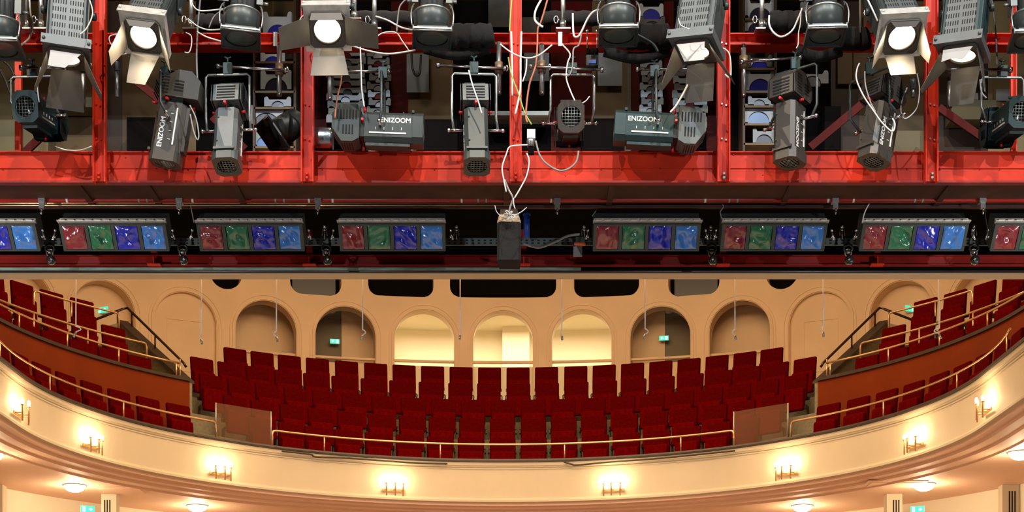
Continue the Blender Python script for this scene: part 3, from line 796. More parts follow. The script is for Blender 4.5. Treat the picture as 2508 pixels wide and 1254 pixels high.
# ---------------- bridge room back wall in sections (px0, px1, py0, py1, material)
secs = [(-700, 52, tan_wall_lit), (52, 228, wood), (228, 300, wood_dk), (300, 480, wood), (480, 622, black), (622, 722, wood), (722, 745, black), (745, 800, maroon), (800, 900, black), (900, 958, black), (958, 1000, maroon),
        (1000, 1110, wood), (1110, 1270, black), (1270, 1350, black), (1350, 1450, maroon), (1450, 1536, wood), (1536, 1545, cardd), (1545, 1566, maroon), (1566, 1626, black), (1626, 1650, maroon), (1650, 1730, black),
        (1730, 1790, maroon), (1790, 1822, black), (1822, 1900, wood), (1900, 2035, black), (2035, 2105, wood_dk), (2105, 2290, wood), (2290, 2420, wood_dk), (2420, 3200, tan_wall_lit)]
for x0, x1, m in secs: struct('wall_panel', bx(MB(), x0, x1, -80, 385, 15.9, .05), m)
for (x0, x1, y0, y1, m, lab, cat) in ((310, 392, 287, 372, black, 'black box low behind the leftmost hanging spotlight', 'box'), (1020, 1120, 292, 372, black, 'black box standing behind the right end of the horizontal spotlight', 'box'),
        (1425, 1530, 290, 372, black, 'black box between the two centre right spotlights', 'box'), (130, 225, 238, 262, tan_board_dim, 'tan wooden ledge behind the leftmost barn door lamp', 'ledge'),
        (57, 118, 310, 372, tan_board_dim, 'pale tan board low behind the far left spotlight', 'board'), (2130, 2265, 320, 372, tan_board_dim, 'long tan box low beside the rightmost post', 'box'),
        (2330, 2440, 245, 292, tan_board_dim, 'tan wooden shelf board between the right posts', 'shelf'), (1270, 1345, 272, 282, cardw, 'narrow pale grey ledge right of the central post', 'ledge'),
        (1190, 1262, 272, 282, cardd, 'narrow grey ledge left of the central post', 'ledge'), (2020, 2060, 260, 372, black, 'tall black cabinet behind the right hanging spotlight', 'cabinet')):
    bxo(x0, x1, y0, y1, 15.6, .22, 'storage_'+cat, m, label=lab, cat=cat)
for (x0, x1, y0, y1, m, lab, cat) in ((996, 1050, 132, 226, cardg, 'grey paper sheet hanging on the wooden panel left of centre', 'paper sheet'), (1464, 1524, 130, 210, cardg, 'grey paper sheet hanging on the wooden panel right of centre', 'paper sheet'),
        (1196, 1252, -20, 66, cardd, 'large dark grey sheet at the top left of the central post', 'sheet'), (1272, 1320, 42, 82, cardd, 'small grey sheet at the top right of the central post', 'sheet'),
        (1284, 1345, 128, 198, cardg, 'grey sheet behind the coupler right of the central post', 'sheet'), (2440, 2474, 218, 246, cardw, 'white paper label on the boards by the right edge', 'label'),
        (58, 84, 222, 240, cardw, 'white paper label behind the far left spotlight arm', 'label'), (2115, 2290, 33, 80, wood, 'pale board behind the right lit lamp', 'board'),
        (2366, 2396, 228, 244, cardw, 'small pale card standing on the tan shelf', 'card'), (2332, 2360, 230, 244, cardg, 'small grey card standing on the tan shelf', 'card')):
    bxo(x0, x1, y0, y1, 15.82, .012, cat.replace(' ', '_'), m, label=lab, cat=cat)
# doors of a wall cabinet with red label
for (x0, x1, y0, y1, lab) in ((2052, 2088, 120, 205, 'left'), (2090, 2128, 120, 205, 'right')):
    bxo(x0, x1, y0, y1, 15.84, .04, 'cabinet_door_panel', wood, label='brown wooden cabinet door on the bridge wall, the %s one' % lab, cat='cabinet door')

# ---------------- colour frames
def color_frame(px, py, wp, hp, gel, card, lab, Y=15.62, rot=0):
    sc = Y/F; w2, h2 = wp*sc/2, hp*sc/2; O = W(px, py, Y)
    root = thing('gel_holder', lab, 'colour frame', O-Vector((0, 0, h2)), 'colour frames stored on the bridge shelves')
    R = Matrix.Rotation(math.radians(rot), 3, 'Y'); r = min(w2*.72, h2*1.5); hr = w2*.16
    P = []
    n = 14
    P += [(-w2, -h2), (-r, -h2)]
    cz = -h2-.0
    for i in range(1, n): a = PI-PI*i/n; P.append((r*math.cos(a), cz+min(h2*1.3, r)*math.sin(a)))
    P += [(r, -h2), (w2, -h2), (w2, h2*.9)]
    for i in range(5): a = PI*i/4; P.append((w2-hr+hr*math.cos(a), h2*.9+hr*.9*math.sin(a)))
    P += [(w2-hr*2.4, h2*.62), (-w2+hr*2.4, h2*.62)]
    for i in range(5): a = PI*i/4; P.append((-w2+hr+hr*math.cos(a), h2*.9+hr*.9*math.sin(a)))
    P += [(-w2, h2*.9)]
    obj('frame_card', MB().prism(P, 0, .01, 'y', R, O), card, root)
    Q = [(r*math.cos(PI*i/n), cz+min(h2*1.3, r)*math.sin(PI*i/n)) for i in range(n+1)]
    Q += [(-r*.9, -h2-.5*h2), (r*.9, -h2-.5*h2)]
    obj('gel', MB().prism(Q, .012, .018, 'y', R, O), gel, root)
CF = [(680, 58, 72, 55, gel_blue, cardw, 'large white frame with blue gel above the beam, left shelf'), (676, 196, 76, 44, gel_dark, cardw, 'white frame with dark gel behind the left coupler rod'),
      (680, 250, 66, 20, gel_dark, cardw, 'narrow white frame lying on the left shelf'), (652, 282, 84, 42, gel_dark, cardw, 'tilted white frame on the left shelf'),
      (650, 335, 60, 38, gel_lblue, cardg, 'pale blue frame above the small dark lamp'), (668, 142, 60, 30, gel_blue, cardw, 'small white and blue frame just under the upper beam'),
      (930, 365, 56, 16, maroon, cardw, 'white horned frame resting below the horizontal spotlight'),
      (1595, 26, 60, 30, gel_blue, cardw, 'white frame with bright blue gel at top right of centre'), (1597, 55, 64, 26, gel_dark, cardd, 'grey frame second from the top, right of centre'),
      (1600, 84, 66, 34, gel_dark, cardd, 'large grey frame at beam height, right of centre'),
      (1862, 22, 74, 44, gel_dark, cardw, 'white frame with dark gel at the top of the right shelf'), (1858, 58, 70, 36, gel_dark, cardw, 'second white frame from the top, right shelf'),
      (1860, 150, 64, 26, gel_blue, cardd, 'grey frame with blue gel below the upper beam, right shelf'), (1862, 196, 76, 48, gel_blue, cardw, 'large white frame with deep blue gel, right shelf'),
      (1860, 246, 56, 18, gel_dark, cardw, 'narrow pale frame lying on the right shelf'), (1858, 278, 74, 42, gel_lblue, cardw, 'white frame with pale blue gel, right shelf'),
      (1872, 332, 56, 34, gel_dark, cardg, 'grey frame lowest on the right shelf'), (1990, 190, 78, 28, gel_dark, cardw, 'white horned frame behind the right spotlight yoke'),
      (1990, 22, 60, 30, gel_dark, cardg, 'grey frame behind the right unlit lamp')]
for px, py, wp, hp, g, c, lab in CF: color_frame(px, py, wp, hp, g, c, lab)
STK = [(848, 92, 20, 40, 15, 'tall stack left of the flat yoke bar', cardd), (928, 54, 20, 130, 10, 'narrow stack behind the flat yoke bar', cardd), (1596, 54, 18, 140, 10, 'narrow stack right of centre', cardg), (1690, 84, 18, 160, 9, 'wide stack behind the right horizontal spotlight', cardd)]
for px, wp, st, y0, n, lab, cm in STK:
    for k in range(n):
        y = y0+k*st*(.9 if n > 12 else 1); jit = ((k*37) % 7-3)
        if px == 848 and y > 300: continue
        color_frame(px+jit, y, wp, 15, maroon if k % 4 == 1 else gel_dark, [cardd, cm, cardg][k % 3], 'colour frame, %s from the top in the %s' % (ORD[k+1], lab), rot=((k*53) % 5-2)*.8)
b0 = MB()
for (x0, x1, ys) in ((622, 722, (92, 150, 222, 262, 306, 358)), (1822, 1900, (45, 82, 166, 222, 258, 302, 350))):
    root = thing('storage_shelf', 'brown wooden storage shelf on the bridge wall, %s' % ('left' if x0 < 1000 else 'right'), 'shelf', W((x0+x1)/2, 372, 15.7))
    for y in ys: obj('shelf_board', bx(MB(), x0, x1, y, y+5, 15.58, .3), wood, root)
    for x in (x0, x1): obj('side_panel', bx(MB(), x-3, x+3, -60, 372, 15.58, .3), wood_dk, root)

# ---------------- lamps
def pos_tube(mb, pts, Y, r, **k): return mb.tube([W(x, y, Y) for x, y in pts], r, **k)
def slots_on(mb, R, O, org, du, dv, nrm_, nu, nv, su, sv, lu, lv, m=0, skip=()):
    # grid of little slots on a face: org centre, du/dv local unit dirs
    for i in range(nu):
        for j in range(nv):
            if (i, j) in skip: continue
            c = Vector(org)+Vector(du)*((i-(nu-1)/2)*su)+Vector(dv)*((j-(nv-1)/2)*sv)
            e = [lu*abs(du[k])+lv*abs(dv[k])+.004*abs(nrm_[k]) for k in range(3)]
            mb.box(c, e, R, m, O)
def box_lamp(px, py, Y, yaw, pitch, roll, leaves, lab, sc=1.0, body=lamp_grey, vent=lamp_grey2, power=12, ww=.15):
    O = W(px, py, Y); R = RM(yaw, pitch, roll)
    root = thing('barn_door_spotlight', lab, 'stage light', O, 'lit barn door spotlights in the upper row')
    w_ = ww
    oct_ = [(-w_+.03, -w_), (w_-.03, -w_), (w_, -w_+.03), (w_, w_-.015), (w_-.015, w_), (-w_+.015, w_), (-w_, w_-.015), (-w_, -w_+.03)]
    b = MB(); b.prism(oct_, -.8, -.09, 'x', R, O)
    for sy in (-1, 1):
        for k in range(4): b.box((-.44, sy*(w_+.004), w_-.03-k*.018), (.68, .008, .006), R, 0, O)
    obj('housing', b, body, root)
    b = MB(); b.box((-.44, 0, w_+.006), (.68, 2*w_-.07, .012), R, 0, O)
    slots_on(b, R, O, (-.43, -.065, w_+.012), (1, 0, 0), (0, 1, 0), (0, 0, 1), 10, 6, .064, .019, .036, .007, 1)
    slots_on(b, R, O, (-.43, .065, w_+.012), (1, 0, 0), (0, 1, 0), (0, 0, 1), 10, 6, .064, .019, .036, .007, 1)
    obj('vent_panel', b, [vent, slot], root)
    if pitch > 75: obj('light_leak_strip', MB().box((-.118, 0, w_+.004), (.022, 1.5*w_, .012), R, 0, O), leak_glow, root)  # glowing strip stands in for lamp light leaking through the gap
    b = MB(); b.plate_hole(-.1, -.035, w_+.03, w_+.03, .115, R, O, 0, 32)
    b.box((-.068, 0, w_+.036), (.075, 2*w_+.08, .012), R, 0, O)
    for sy in (-1, 1): b.ball(R @ Vector((-.068, sy*(w_+.02), w_+.045))+O, .014)
    obj('front_frame', b, alum if pitch < 80 else lamp_grey2, root)
    b = MB(); b.lathe([(-.09, .118), (-.01, .118), (-.01, .104), (-.09, .104)], R, O, 28, caps=False); obj('lens_ring', b, lamp_brown, root)
    b = MB(); b.lathe([(-.03, .104), (-.02, .09), (-.012, .06), (-.008, 0.0)], R, O, 28); obj('lens', b, lens_on if power > 10 else lens_dim, root)
    b = MB(); b.plate_hole(-.03, -.012, .14, .14, .112, R, O, 0, 28); fr_ = obj('barn_door_frame', b, leafm, root)
    for (side, ang, ln, tip, mt) in leaves:
        t = math.radians(ang); c, s_ = math.cos(t), math.sin(t)
        dy = {'r': (0, 1, 0), 'l': (0, -1, 0), 't': (0, 0, 1), 'b': (0, 0, -1)}[side]; dy = Vector(dy)
        tn = Vector((0, -dy.z, dy.y)) if True else None
        base = dy*.14; d = Vector((c, 0, 0))+dy*s_; nn = Vector((-s_, 0, 0))+dy*c
        pts = [base-tn*.115, base+tn*.115, base+tn*tip[0]+d*ln, base+tn*(tip[0]+tip[1])*.25+d*(ln*tip[2]), base-tn*tip[1]+d*ln]
        vs = [R @ (p)+O for p in pts]+[R @ (p+nn*.004)+O for p in pts]
        n = 5
        obj('barn_door_leaf', MB().add(vs, [tuple(range(n)), tuple(range(2*n-1, n-1, -1))]+[(i, (i+1) % n, n+(i+1) % n, n+i) for i in range(n)]), mt, fr_)
    for sy in (-1, 1):
        pv = R @ Vector((-.4, sy*(w_+.03), 0))+O; b = MB()
        b.tube([pv, pv+Vector((0, .05, .45))], .014, 6)
        b.lathe([(0, .03), (.03, .03)], RM(90*sy, 0, 0), pv, 10)
        obj('yoke_arm', b, lamp_grey, root)
    light('spotlight_beam', 'SPOT', O+(R @ Vector((.02, 0, 0))), power, (1, .8, .52), .09, O+(R @ Vector((2, 0, 0))), 150, .5)
    return root
L1 = (.11, .11, 1.0)
box_lamp(162, 150, 12.9, 14, 84, 3, [('t', 0, .13, (.13, .0, 1), leaf_lt), ('l', 18, .27, (.06, .02, 1.05), leafm), ('b', 28, .3, (.15, .15, 1), leafm), ('r', 30, .28, (.03, .09, 1), leafm)],
         'lit boxy spotlight with grey top barn door, leftmost of the barn door lamps', power=2.5)
box_lamp(350, 92, 12.8, -2, 56, 8, [('t', -30, .05, (.08, .08, 1), leafm), ('l', 12, .27, (.1, .02, 1), leafm), ('b', 22, .27, (.05, .1, 1), leafm), ('r', 28, .27, (.0, .11, 1), leafm)],
         'brightly lit spotlight with hanging barn doors, second from the left', power=46)
box_lamp(802, 76, 12.8, 3, 50, -2, [('t', -30, .06, (.13, .13, 1), leafm), ('l', 54, .28, (.07, .11, 1), leafm), ('b', 36, .22, (.15, .15, 1), leafm), ('r', 58, .3, (.11, .07, 1), leafm)],
         'brightly lit spotlight with wide open barn doors before the second post', power=46)
box_lamp(1704, 132, 12.9, -24, 80, 5, [('t', -4, .15, (.0, .13, 1), leaf_lt), ('l', 20, .28, (.03, .03, 1.1), leafm), ('b', 28, .28, (.1, .14, 1), leafm), ('r', 38, .3, (.0, .1, 1), leafm)],
         'lit tilted spotlight with four barn doors left of the fourth post', power=3)
box_lamp(2210, 94, 12.8, 2, 54, -4, [('t', -50, .04, (.08, .08, 1), leafm), ('l', 30, .26, (.11, .0, 1), leafm), ('b', 14, .2, (.1, .1, 1), leafm), ('r', 4, .27, (.02, .06, 1), leafm)],
         'brightly lit spotlight with one open left barn door, right half', power=46)
box_lamp(2356, 142, 12.9, -28, 82, 4, [('t', 0, .1, (.12, .05, .8), leaf_lt), ('l', 30, .3, (.0, .05, 1), leafm), ('b', 18, .28, (.07, .12, 1), leafm), ('r', 12, .3, (.02, .05, 1.1), leafm)],
         'lit spotlight with glowing vent slots right of the rightmost post', body=lamp_teal, power=3)
def cyl_lamp(px, py, Y, yaw, pitch, roll, lab):
    O = W(px, py, Y); R = RM(yaw, pitch, roll)
    root = thing('cylindrical_spotlight', lab, 'stage light', O, 'unlit round spotlights with colour frames')
    b = MB(); b.lathe([(-.75, .1), (-.2, .1)], R, O, 28)
    for k in range(-2, 3):
        a = k*.38
        for j in range(3): b.box(Vector((-.28-j*.16, 0, 0))+Vector((0, math.sin(a)*.1, math.cos(a)*.1)), (.13, .012, .006), R, 1, O)
    obj('housing', b, [lamp_grey2, slot], root)
    b = MB(); b.lathe([(-.21, .1), (-.205, .135), (-.19, .142), (-.02, .145), (-.02, .13), (-.18, .13)], R, O, 32); obj('lens_hood', b, lamp_grey, root)
    b = MB(); b.lathe([(-.2, .143), (-.195, .15), (-.185, .15), (-.18, .143)], R, O, 32); obj('hood_rim', b, zinc, root)
    for sy in (-1, 1):
        b = MB(); b.prism([(-.75, -.12), (-.26, -.12), (-.22, -.05), (-.22, .05), (-.75, .12)], sy*.145, sy*.15, 'y', R, O); b.box((-.5, sy*.135, .07), (.5, .05, .01), R, 0, O)
        obj('side_plate', b, lamp_grey2, root)
    b = MB(); b.plate_hole(-.02, 0, .148, .15, .128, R, O, 0, 28); b.plate_hole(.01, .016, .15, .15, .125, R, O, 0, 28)
    for sy in (-1, 1): b.box((.0, sy*.15, 0), (.045, .012, .3), R, 0, O)
    b.box((.0, 0, -.15), (.045, .3, .012), R, 0, O)
    obj('colour_frame_holder', b, lamp_grey, root)
    b = MB(); b.tube([R @ Vector((.02, -.15, .152))+O, R @ Vector((.02, .15, .152))+O], .007, 6); b.box((.0, 0, .152), (.012, .3, .004), R, 0, O)
    obj('top_clip', b, zinc, root)
    b = MB(); b.lathe([(.002, .126), (.006, .12), (.012, .08), (.015, 0)], R, O, 28); obj('lens', b, gel_frame_glass, root)
    for sy in (-1, 1):
        b = MB()
        b.tube(smooth_pts([R @ Vector((x, sy*y, z))+O for x, y, z in ((-.02, .16, .14), (-.12, .168, .13), (-.2, .155, .1), (-.24, .14, .06))], 3), .006, 6)
        b.tube([R @ Vector((-.3, sy*.15, 0))+O, R @ Vector((-.3, sy*.2, 0))+O], .014, 8)
        obj('wire_clip', b, zinc, root)
    for sy in (-1, 1):
        pv = R @ Vector((-.42, sy*.17, 0))+O; obj('yoke_arm', MB().tube([pv, pv+Vector((0, .02, .5))], .016, 8), lamp_black, root)
cyl_lamp(590, 92, 13.0, 8, 85, 3, 'unlit round spotlight hanging between the first and second red posts')
cyl_lamp(1058, 92, 13.0, 4, 86, 0, 'unlit round spotlight between the second post and the central post')
cyl_lamp(1514, 86, 13.0, -2, 86, 0, 'unlit round spotlight right of the central post')
cyl_lamp(2021, 86, 13.0, -3, 86, 0, 'unlit round spotlight between the fourth and fifth red posts')
cyl_lamp(4, 118, 12.9, 4, 84, 0, 'unlit round spotlight cut by the left picture edge')
cyl_lamp(2524, 98, 12.9, -6, 84, 0, 'unlit round spotlight cut by the right picture edge')

def profile_lamp(px, py, Y, yaw, pitch, roll, yoke, lab, cover=lamp_grey, text=True, ylen=.3, textflip=False, coverlit=None, hz=0):
    O = W(px, py, Y); R = RM(yaw, pitch, roll)
    root = thing('profile_spotlight', lab, 'stage light', O, 'profile spotlights in the lower row')
    ty, tz = .095, .12
    P = [(-ty+.03, -tz), (ty-.03, -tz), (ty, -tz+.035), (ty, tz-.03), (ty-.03, tz), (-ty+.03, tz), (-ty, tz-.03), (-ty, -tz+.035)]
    b = MB(); b.prism(P, -.19, .2, 'x', R, O); b.box((0, 0, -tz-.012), (.36, .12, .03), R, 0, O)
    for x in (-.1, .12): b.ball(R @ Vector((x, -.06, tz+.004))+O, .008)
    tube_ = obj('lens_tube', b, [cover], root)
    for sy in (-1, 1):
        b = MB()
        b.box((.0, sy*(ty+.002), -.055), (.3, .006, .012), R, 0, O)
        for k in range(4): b.box((-.1+k*.07, sy*(ty+.002), -.02), (.004, .004, .022), R, 0, O)
        obj('focus_scale', b, white_txt, tube_)
    b = MB(); c2 = .012
    b.plate_hole(.2, .285, ty+.012, tz+.005, .082, R, O, 0, 28, .04)
    b.box((.2, 0, tz+.01), (.02, .17, .02), R, 0, O)
    obj('front_cap', b, cover if cover is not lamp_grey2 else lamp_grey, root)
    b = MB(); b.lathe([(.2, .088), (.21, .05), (.215, 0)], R, O, 20); obj('lens', b, lens_off, root)
    b = MB()
    for k in range(-3, 4):
        h = math.sqrt(max(0, .083**2-(k*.024)**2))
        b.tube([R @ Vector((.28, k*.024, -h))+O, R @ Vector((.28, k*.024, h))+O], .0022, 4); b.tube([R @ Vector((.28, -h, k*.024))+O, R @ Vector((.28, h, k*.024))+O], .0022, 4)
    obj('guard_grille', b, zinc, root)
    # lamp house with chamfered side outline (x, z)
    S = [(-.24, -.15), (-.24, .14), (-.27, .165), (-.4, .165), (-.45, .11), (-.45, .0), (-.39, -.1), (-.39, -.15), (-.3, -.165)]
    S2 = [(-.23, -.11), (-.23, .16), (-.38, .16), (-.45, .08), (-.45, -.03), (-.37, -.14), (-.28, -.14)]
    if hz: S2 = [(x, -z-hz) for x, z in S2][::-1]
    b = MB(); b.prism(S2, -.105, .105, 'y', R, O); 
    for sy in (-1, 1):
        b.prism(S2, sy*.118, sy*.122, 'y', R, O)
        slots_on(b, R, O, (-.33, sy*.123, .075), (1, 0, 0), (0, 0, 1), (0, 1, 0), 7, 1, .025, .1, .011, .075, 1)
        slots_on(b, R, O, (-.32, sy*.123, -.045), (1, 0, 0), (0, 0, 1), (0, 1, 0), 4, 1, .025, .1, .011, .075, 1)
    slots_on(b, R, O, (-.305, 0, .161), (1, 0, 0), (0, 1, 0), (0, 0, 1), 5, 1, .026, .1, .012, .15, 1)
    b.box((-.452, 0, .03), (.006, .17, .1), R, 0, O)
    slots_on(b, R, O, (-.33, 0, -.142), (1, 0, 0), (0, 1, 0), (0, 0, 1), 5, 1, .02, .1, .008, .15, 1)
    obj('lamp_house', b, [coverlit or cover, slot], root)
    b = MB(); b.lathe([(-.25, .06), (-.17, .06)], R, O, 14); b.box((-.21, 0, 0), (.04, .17, .17), R, 0, O); gate_ = obj('gate', b, lamp_black, root)
    for v in ((-.205, -.1, .03), (-.205, .1, .03), (-.2, 0, .14), (-.2, 0, -.13)):
        b = MB(); p = R @ Vector(v)+O; q = R @ Vector((v[0], v[1]*1.35, v[2]*1.3))+O; b.tube([R @ Vector((v[0], v[1]*.5, v[2]*.5))+O, p], .004, 5); b.tube([p, q], .011, 8)
        obj('shutter_knob', b, redknob, gate_)
    if text:
        vs, fs, wd = text_geo('ENIZOOM'); sz = .054
        for sy in (-1, 1):
            b = MB(); V = []
            for v in vs:
                # reading direction: from the lamp house side to the lens on the +y side seen from outside
                fl = -1 if textflip else 1
                loc = Vector((.06+v.x*sz*(1 if sy < 0 else -1)*fl, sy*(ty+.001+max(0, v.z)*.05), .05+v.y*sz*fl))
                V.append(R @ loc+O)
            b.add(V, fs); obj('lettering', b, white_txt, tube_)
    # yoke: from pivots on the sides up to the clamp
    if yoke:
        cx_, cy_ = yoke[0], yoke[1]; C = W(cx_, cy_, Y); hw = yoke[2] if len(yoke) > 2 else .175
        sd = R @ Vector((0, 1, 0)); sd.z = 0; sd.normalize()
        pv = [R @ Vector((-.06, s_*(ty+.005), 0))+O for s_ in (-1, 1)]
        el = [p+sd*(s_*(hw-ty)) for p, s_ in zip(pv, (-1, 1))]
        ctr = (el[0]+el[1])/2; ztop = C.z-.06
        tp = [Vector((e.x-ctr.x+C.x, e.y-ctr.y+C.y, ztop)) for e in el]
        kn = [Vector((t.x, t.y, min(e.z+.1, ztop-.05))) for t, e in zip(tp, el)]
        b = MB(); b.tube([el[0], kn[0], tp[0]+Vector((0, 0, -.02)), tp[0]+sd*.02, tp[1]-sd*.02, tp[1]+Vector((0, 0, -.02)), kn[1], el[1]], .011, 8)
        yk_ = obj('yoke', b, zinc if yoke[3:] == () else lamp_grey, root)
        for p, e, s_ in zip(pv, el, (-1, 1)): obj('pivot_knob', MB().tube([p, e+sd*(s_*.03)], .012, 8).ball(e+sd*(s_*.04), .018, 0, 8), chrome, root)
        b = MB(); b.box((0, 0, 0), (.07, .05, .09), None, 0, C+Vector((0, 0, -.015))); b.tube([C+Vector((0, 0, .03)), C+Vector((0, 0, .075))], .008, 6); b.tube([C+Vector((-.025, 0, .085)), C+Vector((0, 0, .07)), C+Vector((.025, 0, .085))], .008, 6)
        obj('hook_clamp', b, lamp_teal, yk_)
    return root
profile_lamp(90, 280, 13.55, -3, 9, 0, (78, 170, .17), 'profile spotlight pointing at the viewer, far left, with wire grille', cover=lamp_teal, text=False)
profile_lamp(418, 318, 13.3, -90, 81, 0, (404, 175, .17, 1), hz=.05, lab='brown-grey profile spotlight hanging steeply, with upright white lettering, left', cover=lamp_brown)
profile_lamp(560, 335, 13.3, -4, 74, -1, (558, 165), 'blue-grey profile spotlight in a white U yoke, left of the second post', cover=lamp_grey2, text=False)
profile_lamp(952, 320, 13.3, 90, 2, 0, (938, 175, .16, 1), 'horizontal profile spotlight with white lettering pointing right', cover=lamp_grey)
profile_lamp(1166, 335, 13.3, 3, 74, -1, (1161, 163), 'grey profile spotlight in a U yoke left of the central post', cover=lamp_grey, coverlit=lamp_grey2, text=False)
profile_lamp(1396, 300, 13.5, 0, 12, 0, (1402, 165), 'profile spotlight facing the viewer right of the central post', cover=lamp_brown, text=False)
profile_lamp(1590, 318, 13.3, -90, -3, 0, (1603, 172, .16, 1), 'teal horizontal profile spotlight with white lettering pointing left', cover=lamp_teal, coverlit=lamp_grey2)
profile_lamp(1935, 318, 13.3, -38, 84, -2, (1948, 152, .19, 1), 'dark profile spotlight hanging down with slatted lamp house, right of the fourth post', cover=lamp_brown, textflip=True)
profile_lamp(2152, 320, 13.3, -52, 74, -2, (2130, 165, .2, 1), 'brown profile spotlight turned sideways, left of the rightmost post', cover=lamp_brown)
profile_lamp(2474, 295, 13.55, 2, 8, 0, (2455, 172, .17), 'teal profile spotlight pointing at the viewer, far right, with wire grille', cover=lamp_teal, text=False)
# small dark par lamp and silver duct
O = W(690, 322, 13.7); R = RM(-60, 40, 0); root = thing('small_parcan', 'small black round lamp tilted to the left beside the second red post', 'stage light', O)
obj('can', MB().lathe([(-.24, .05), (-.18, .11), (.1, .125), (.1, .11), (-.1, .1)], R, O, 24), lamp_black, root)
obj('colour_frame', MB().plate_hole(.1, .115, .15, .15, .11, R, O), blackgloss, root)
b = MB(); b.tube([R @ Vector((.11, -.15, .155))+O, R @ Vector((.11, .15, .155))+O], .009, 6); obj('frame_clip', b, chrome, root)
b = MB(); b.lathe([(.05, .11), (.06, .06), (.07, 0)], R, O, 20); obj('lens', b, lens_off, root)
O = W(815, 341, 13.62); R = RM(-90, 0, 0)
obj('silver_duct', MB().lathe([(0, .085), (.02, .09), (.1, .092), (.145, .09), (.16, .08), (.16, .0)], R, O, 28), silver, label='shiny silver round duct behind the left horizontal spotlight', cat='duct')
# telescopic arms and rods
ARMS = [((534, 163), (700, 172), 684, 112, 235, 'second lamp from the left'), ((770, 175), (952, 175), 808, 120, 245, 'left horizontal spotlight'), ((1073, 160), (1236, 168), 1222, 104, 232, 'spotlight left of the central post'),
        ((1300, 163), (1474, 171), 1327, 112, 232, 'spotlight right of the central post'), ((1562, 170), (1745, 170), 1711, 120, 238, 'right horizontal spotlight'), ((1816, 152), (1960, 141), 1821, 118, 238, 'dark hanging spotlight right of the fourth post'),
        ((52, 166), (160, 166), 203, 150, 262, 'far left spotlight'), ((2300, 170), (2475, 171), 2326, 200, 264, 'far right spotlight')]
for (a, c, rx, r0, r1, lab) in ARMS:
    root = thing('telescopic_pipe', 'chrome horizontal pipe arm carrying the %s' % lab, 'pipe arm', W(rx, r1, 13.42), 'pipe arms of the lower lamp row')
    Yp = 13.42
    obj('cross_pipe', pos_tube(MB(), [a, c], Yp, .013, seg=8), chrome, root)
    for q in (a, c): obj('end_stop', MB().tube([W(q[0]-4, q[1], Yp), W(q[0]+4, q[1], Yp)], .024, 8), chrome, root)
    obj('drop_rod', pos_tube(MB(), [(rx, r0), (rx, r1)], Yp+.06, .021, seg=10), zinc, root)
    yc = a[1]+(c[1]-a[1])*(rx-a[0])/(c[0]-a[0]) if a[0] < rx < c[0] else r0+12
    b = MB(); b.tube([W(rx, yc-14, Yp+.05), W(rx, yc+14, Yp+.05)], .034, 12); b.tube([W(rx, yc+2, Yp+.05), W(rx, yc+7, Yp+.05)], .038, 12); obj('coupler', b, castiron, root)
    b = MB(); b.ball(W(rx, r1-5, Yp+.03), .012); b.tube(smooth_pts([W(rx+10, yc, Yp), W(rx+16, yc-3, Yp), W(rx+20, yc-7, Yp), W(rx+22, yc+3, Yp), W(rx+18, yc+7, Yp)], 3), .006, 6); obj('clamp_key', b, chrome, root)
    obj('beam_hanger', pos_tube(MB(), [(rx, 108), (rx, r0+3)], Yp+.16, .016, seg=8), lamp_black, root)
for x, y1, lab in ((62, 76, 'leftmost'), (100, 76, 'second from the left'), (468, 76, 'left of the first unlit lamp'), (868, 52, 'right of the second-post lit lamp'), (917, 76, 'left of the second unlit lamp'), (1379, 76, 'left of the third unlit lamp'), (1866, 76, 'left of the fourth unlit lamp'),
                   (2138, 60, 'left of the fifth barn door lamp')):
    root = thing('hanging_pipe', 'grey vertical pipe above the upper red beam, %s' % lab, 'pipe', W(x, y1, 13.5), 'vertical pipes above the upper beam')
    obj('pipe', pos_tube(MB(), [(x, -60), (x, y1)], 13.55, .019, seg=10), zinc, root)
    obj('foot_plate', MB().box((0, 0, 0), (.12, .12, .012), None, 0, W(x, y1, 13.55)), zinc, root)
    b = MB(); b.tube([W(x, y1-24, 13.55), W(x, y1-8, 13.55)], .026, 10); obj('sleeve', b, zinc, root)
    b = MB(); b.tube([W(x-7, y1-28, 13.52), W(x-14, y1-28, 13.52)], .006, 6); b.tube([W(x-17+5*math.cos(t*PI/5), y1-28+9*math.sin(t*PI/5), 13.52) for t in range(11)], .005, 6, caps=False); obj('wing_key', b, chrome, root)
for (a, c, lab) in (((287, 150), (287, 238), 'left'), ((2236, 195), (2236, 238), 'right')):
    root = thing('cable_connector', 'grey cylindrical cable connector hanging on a wire, %s' % lab, 'connector', W(c[0], c[1], 13.4))
    obj('body', pos_tube(MB(), [(a[0], a[1]+20), c], 13.4, .017, seg=10), zinc, root); obj('sleeve', pos_tube(MB(), [a, (a[0], a[1]+5), (a[0], a[1]+24)], 13.4, .025, seg=10), lamp_grey2, root)
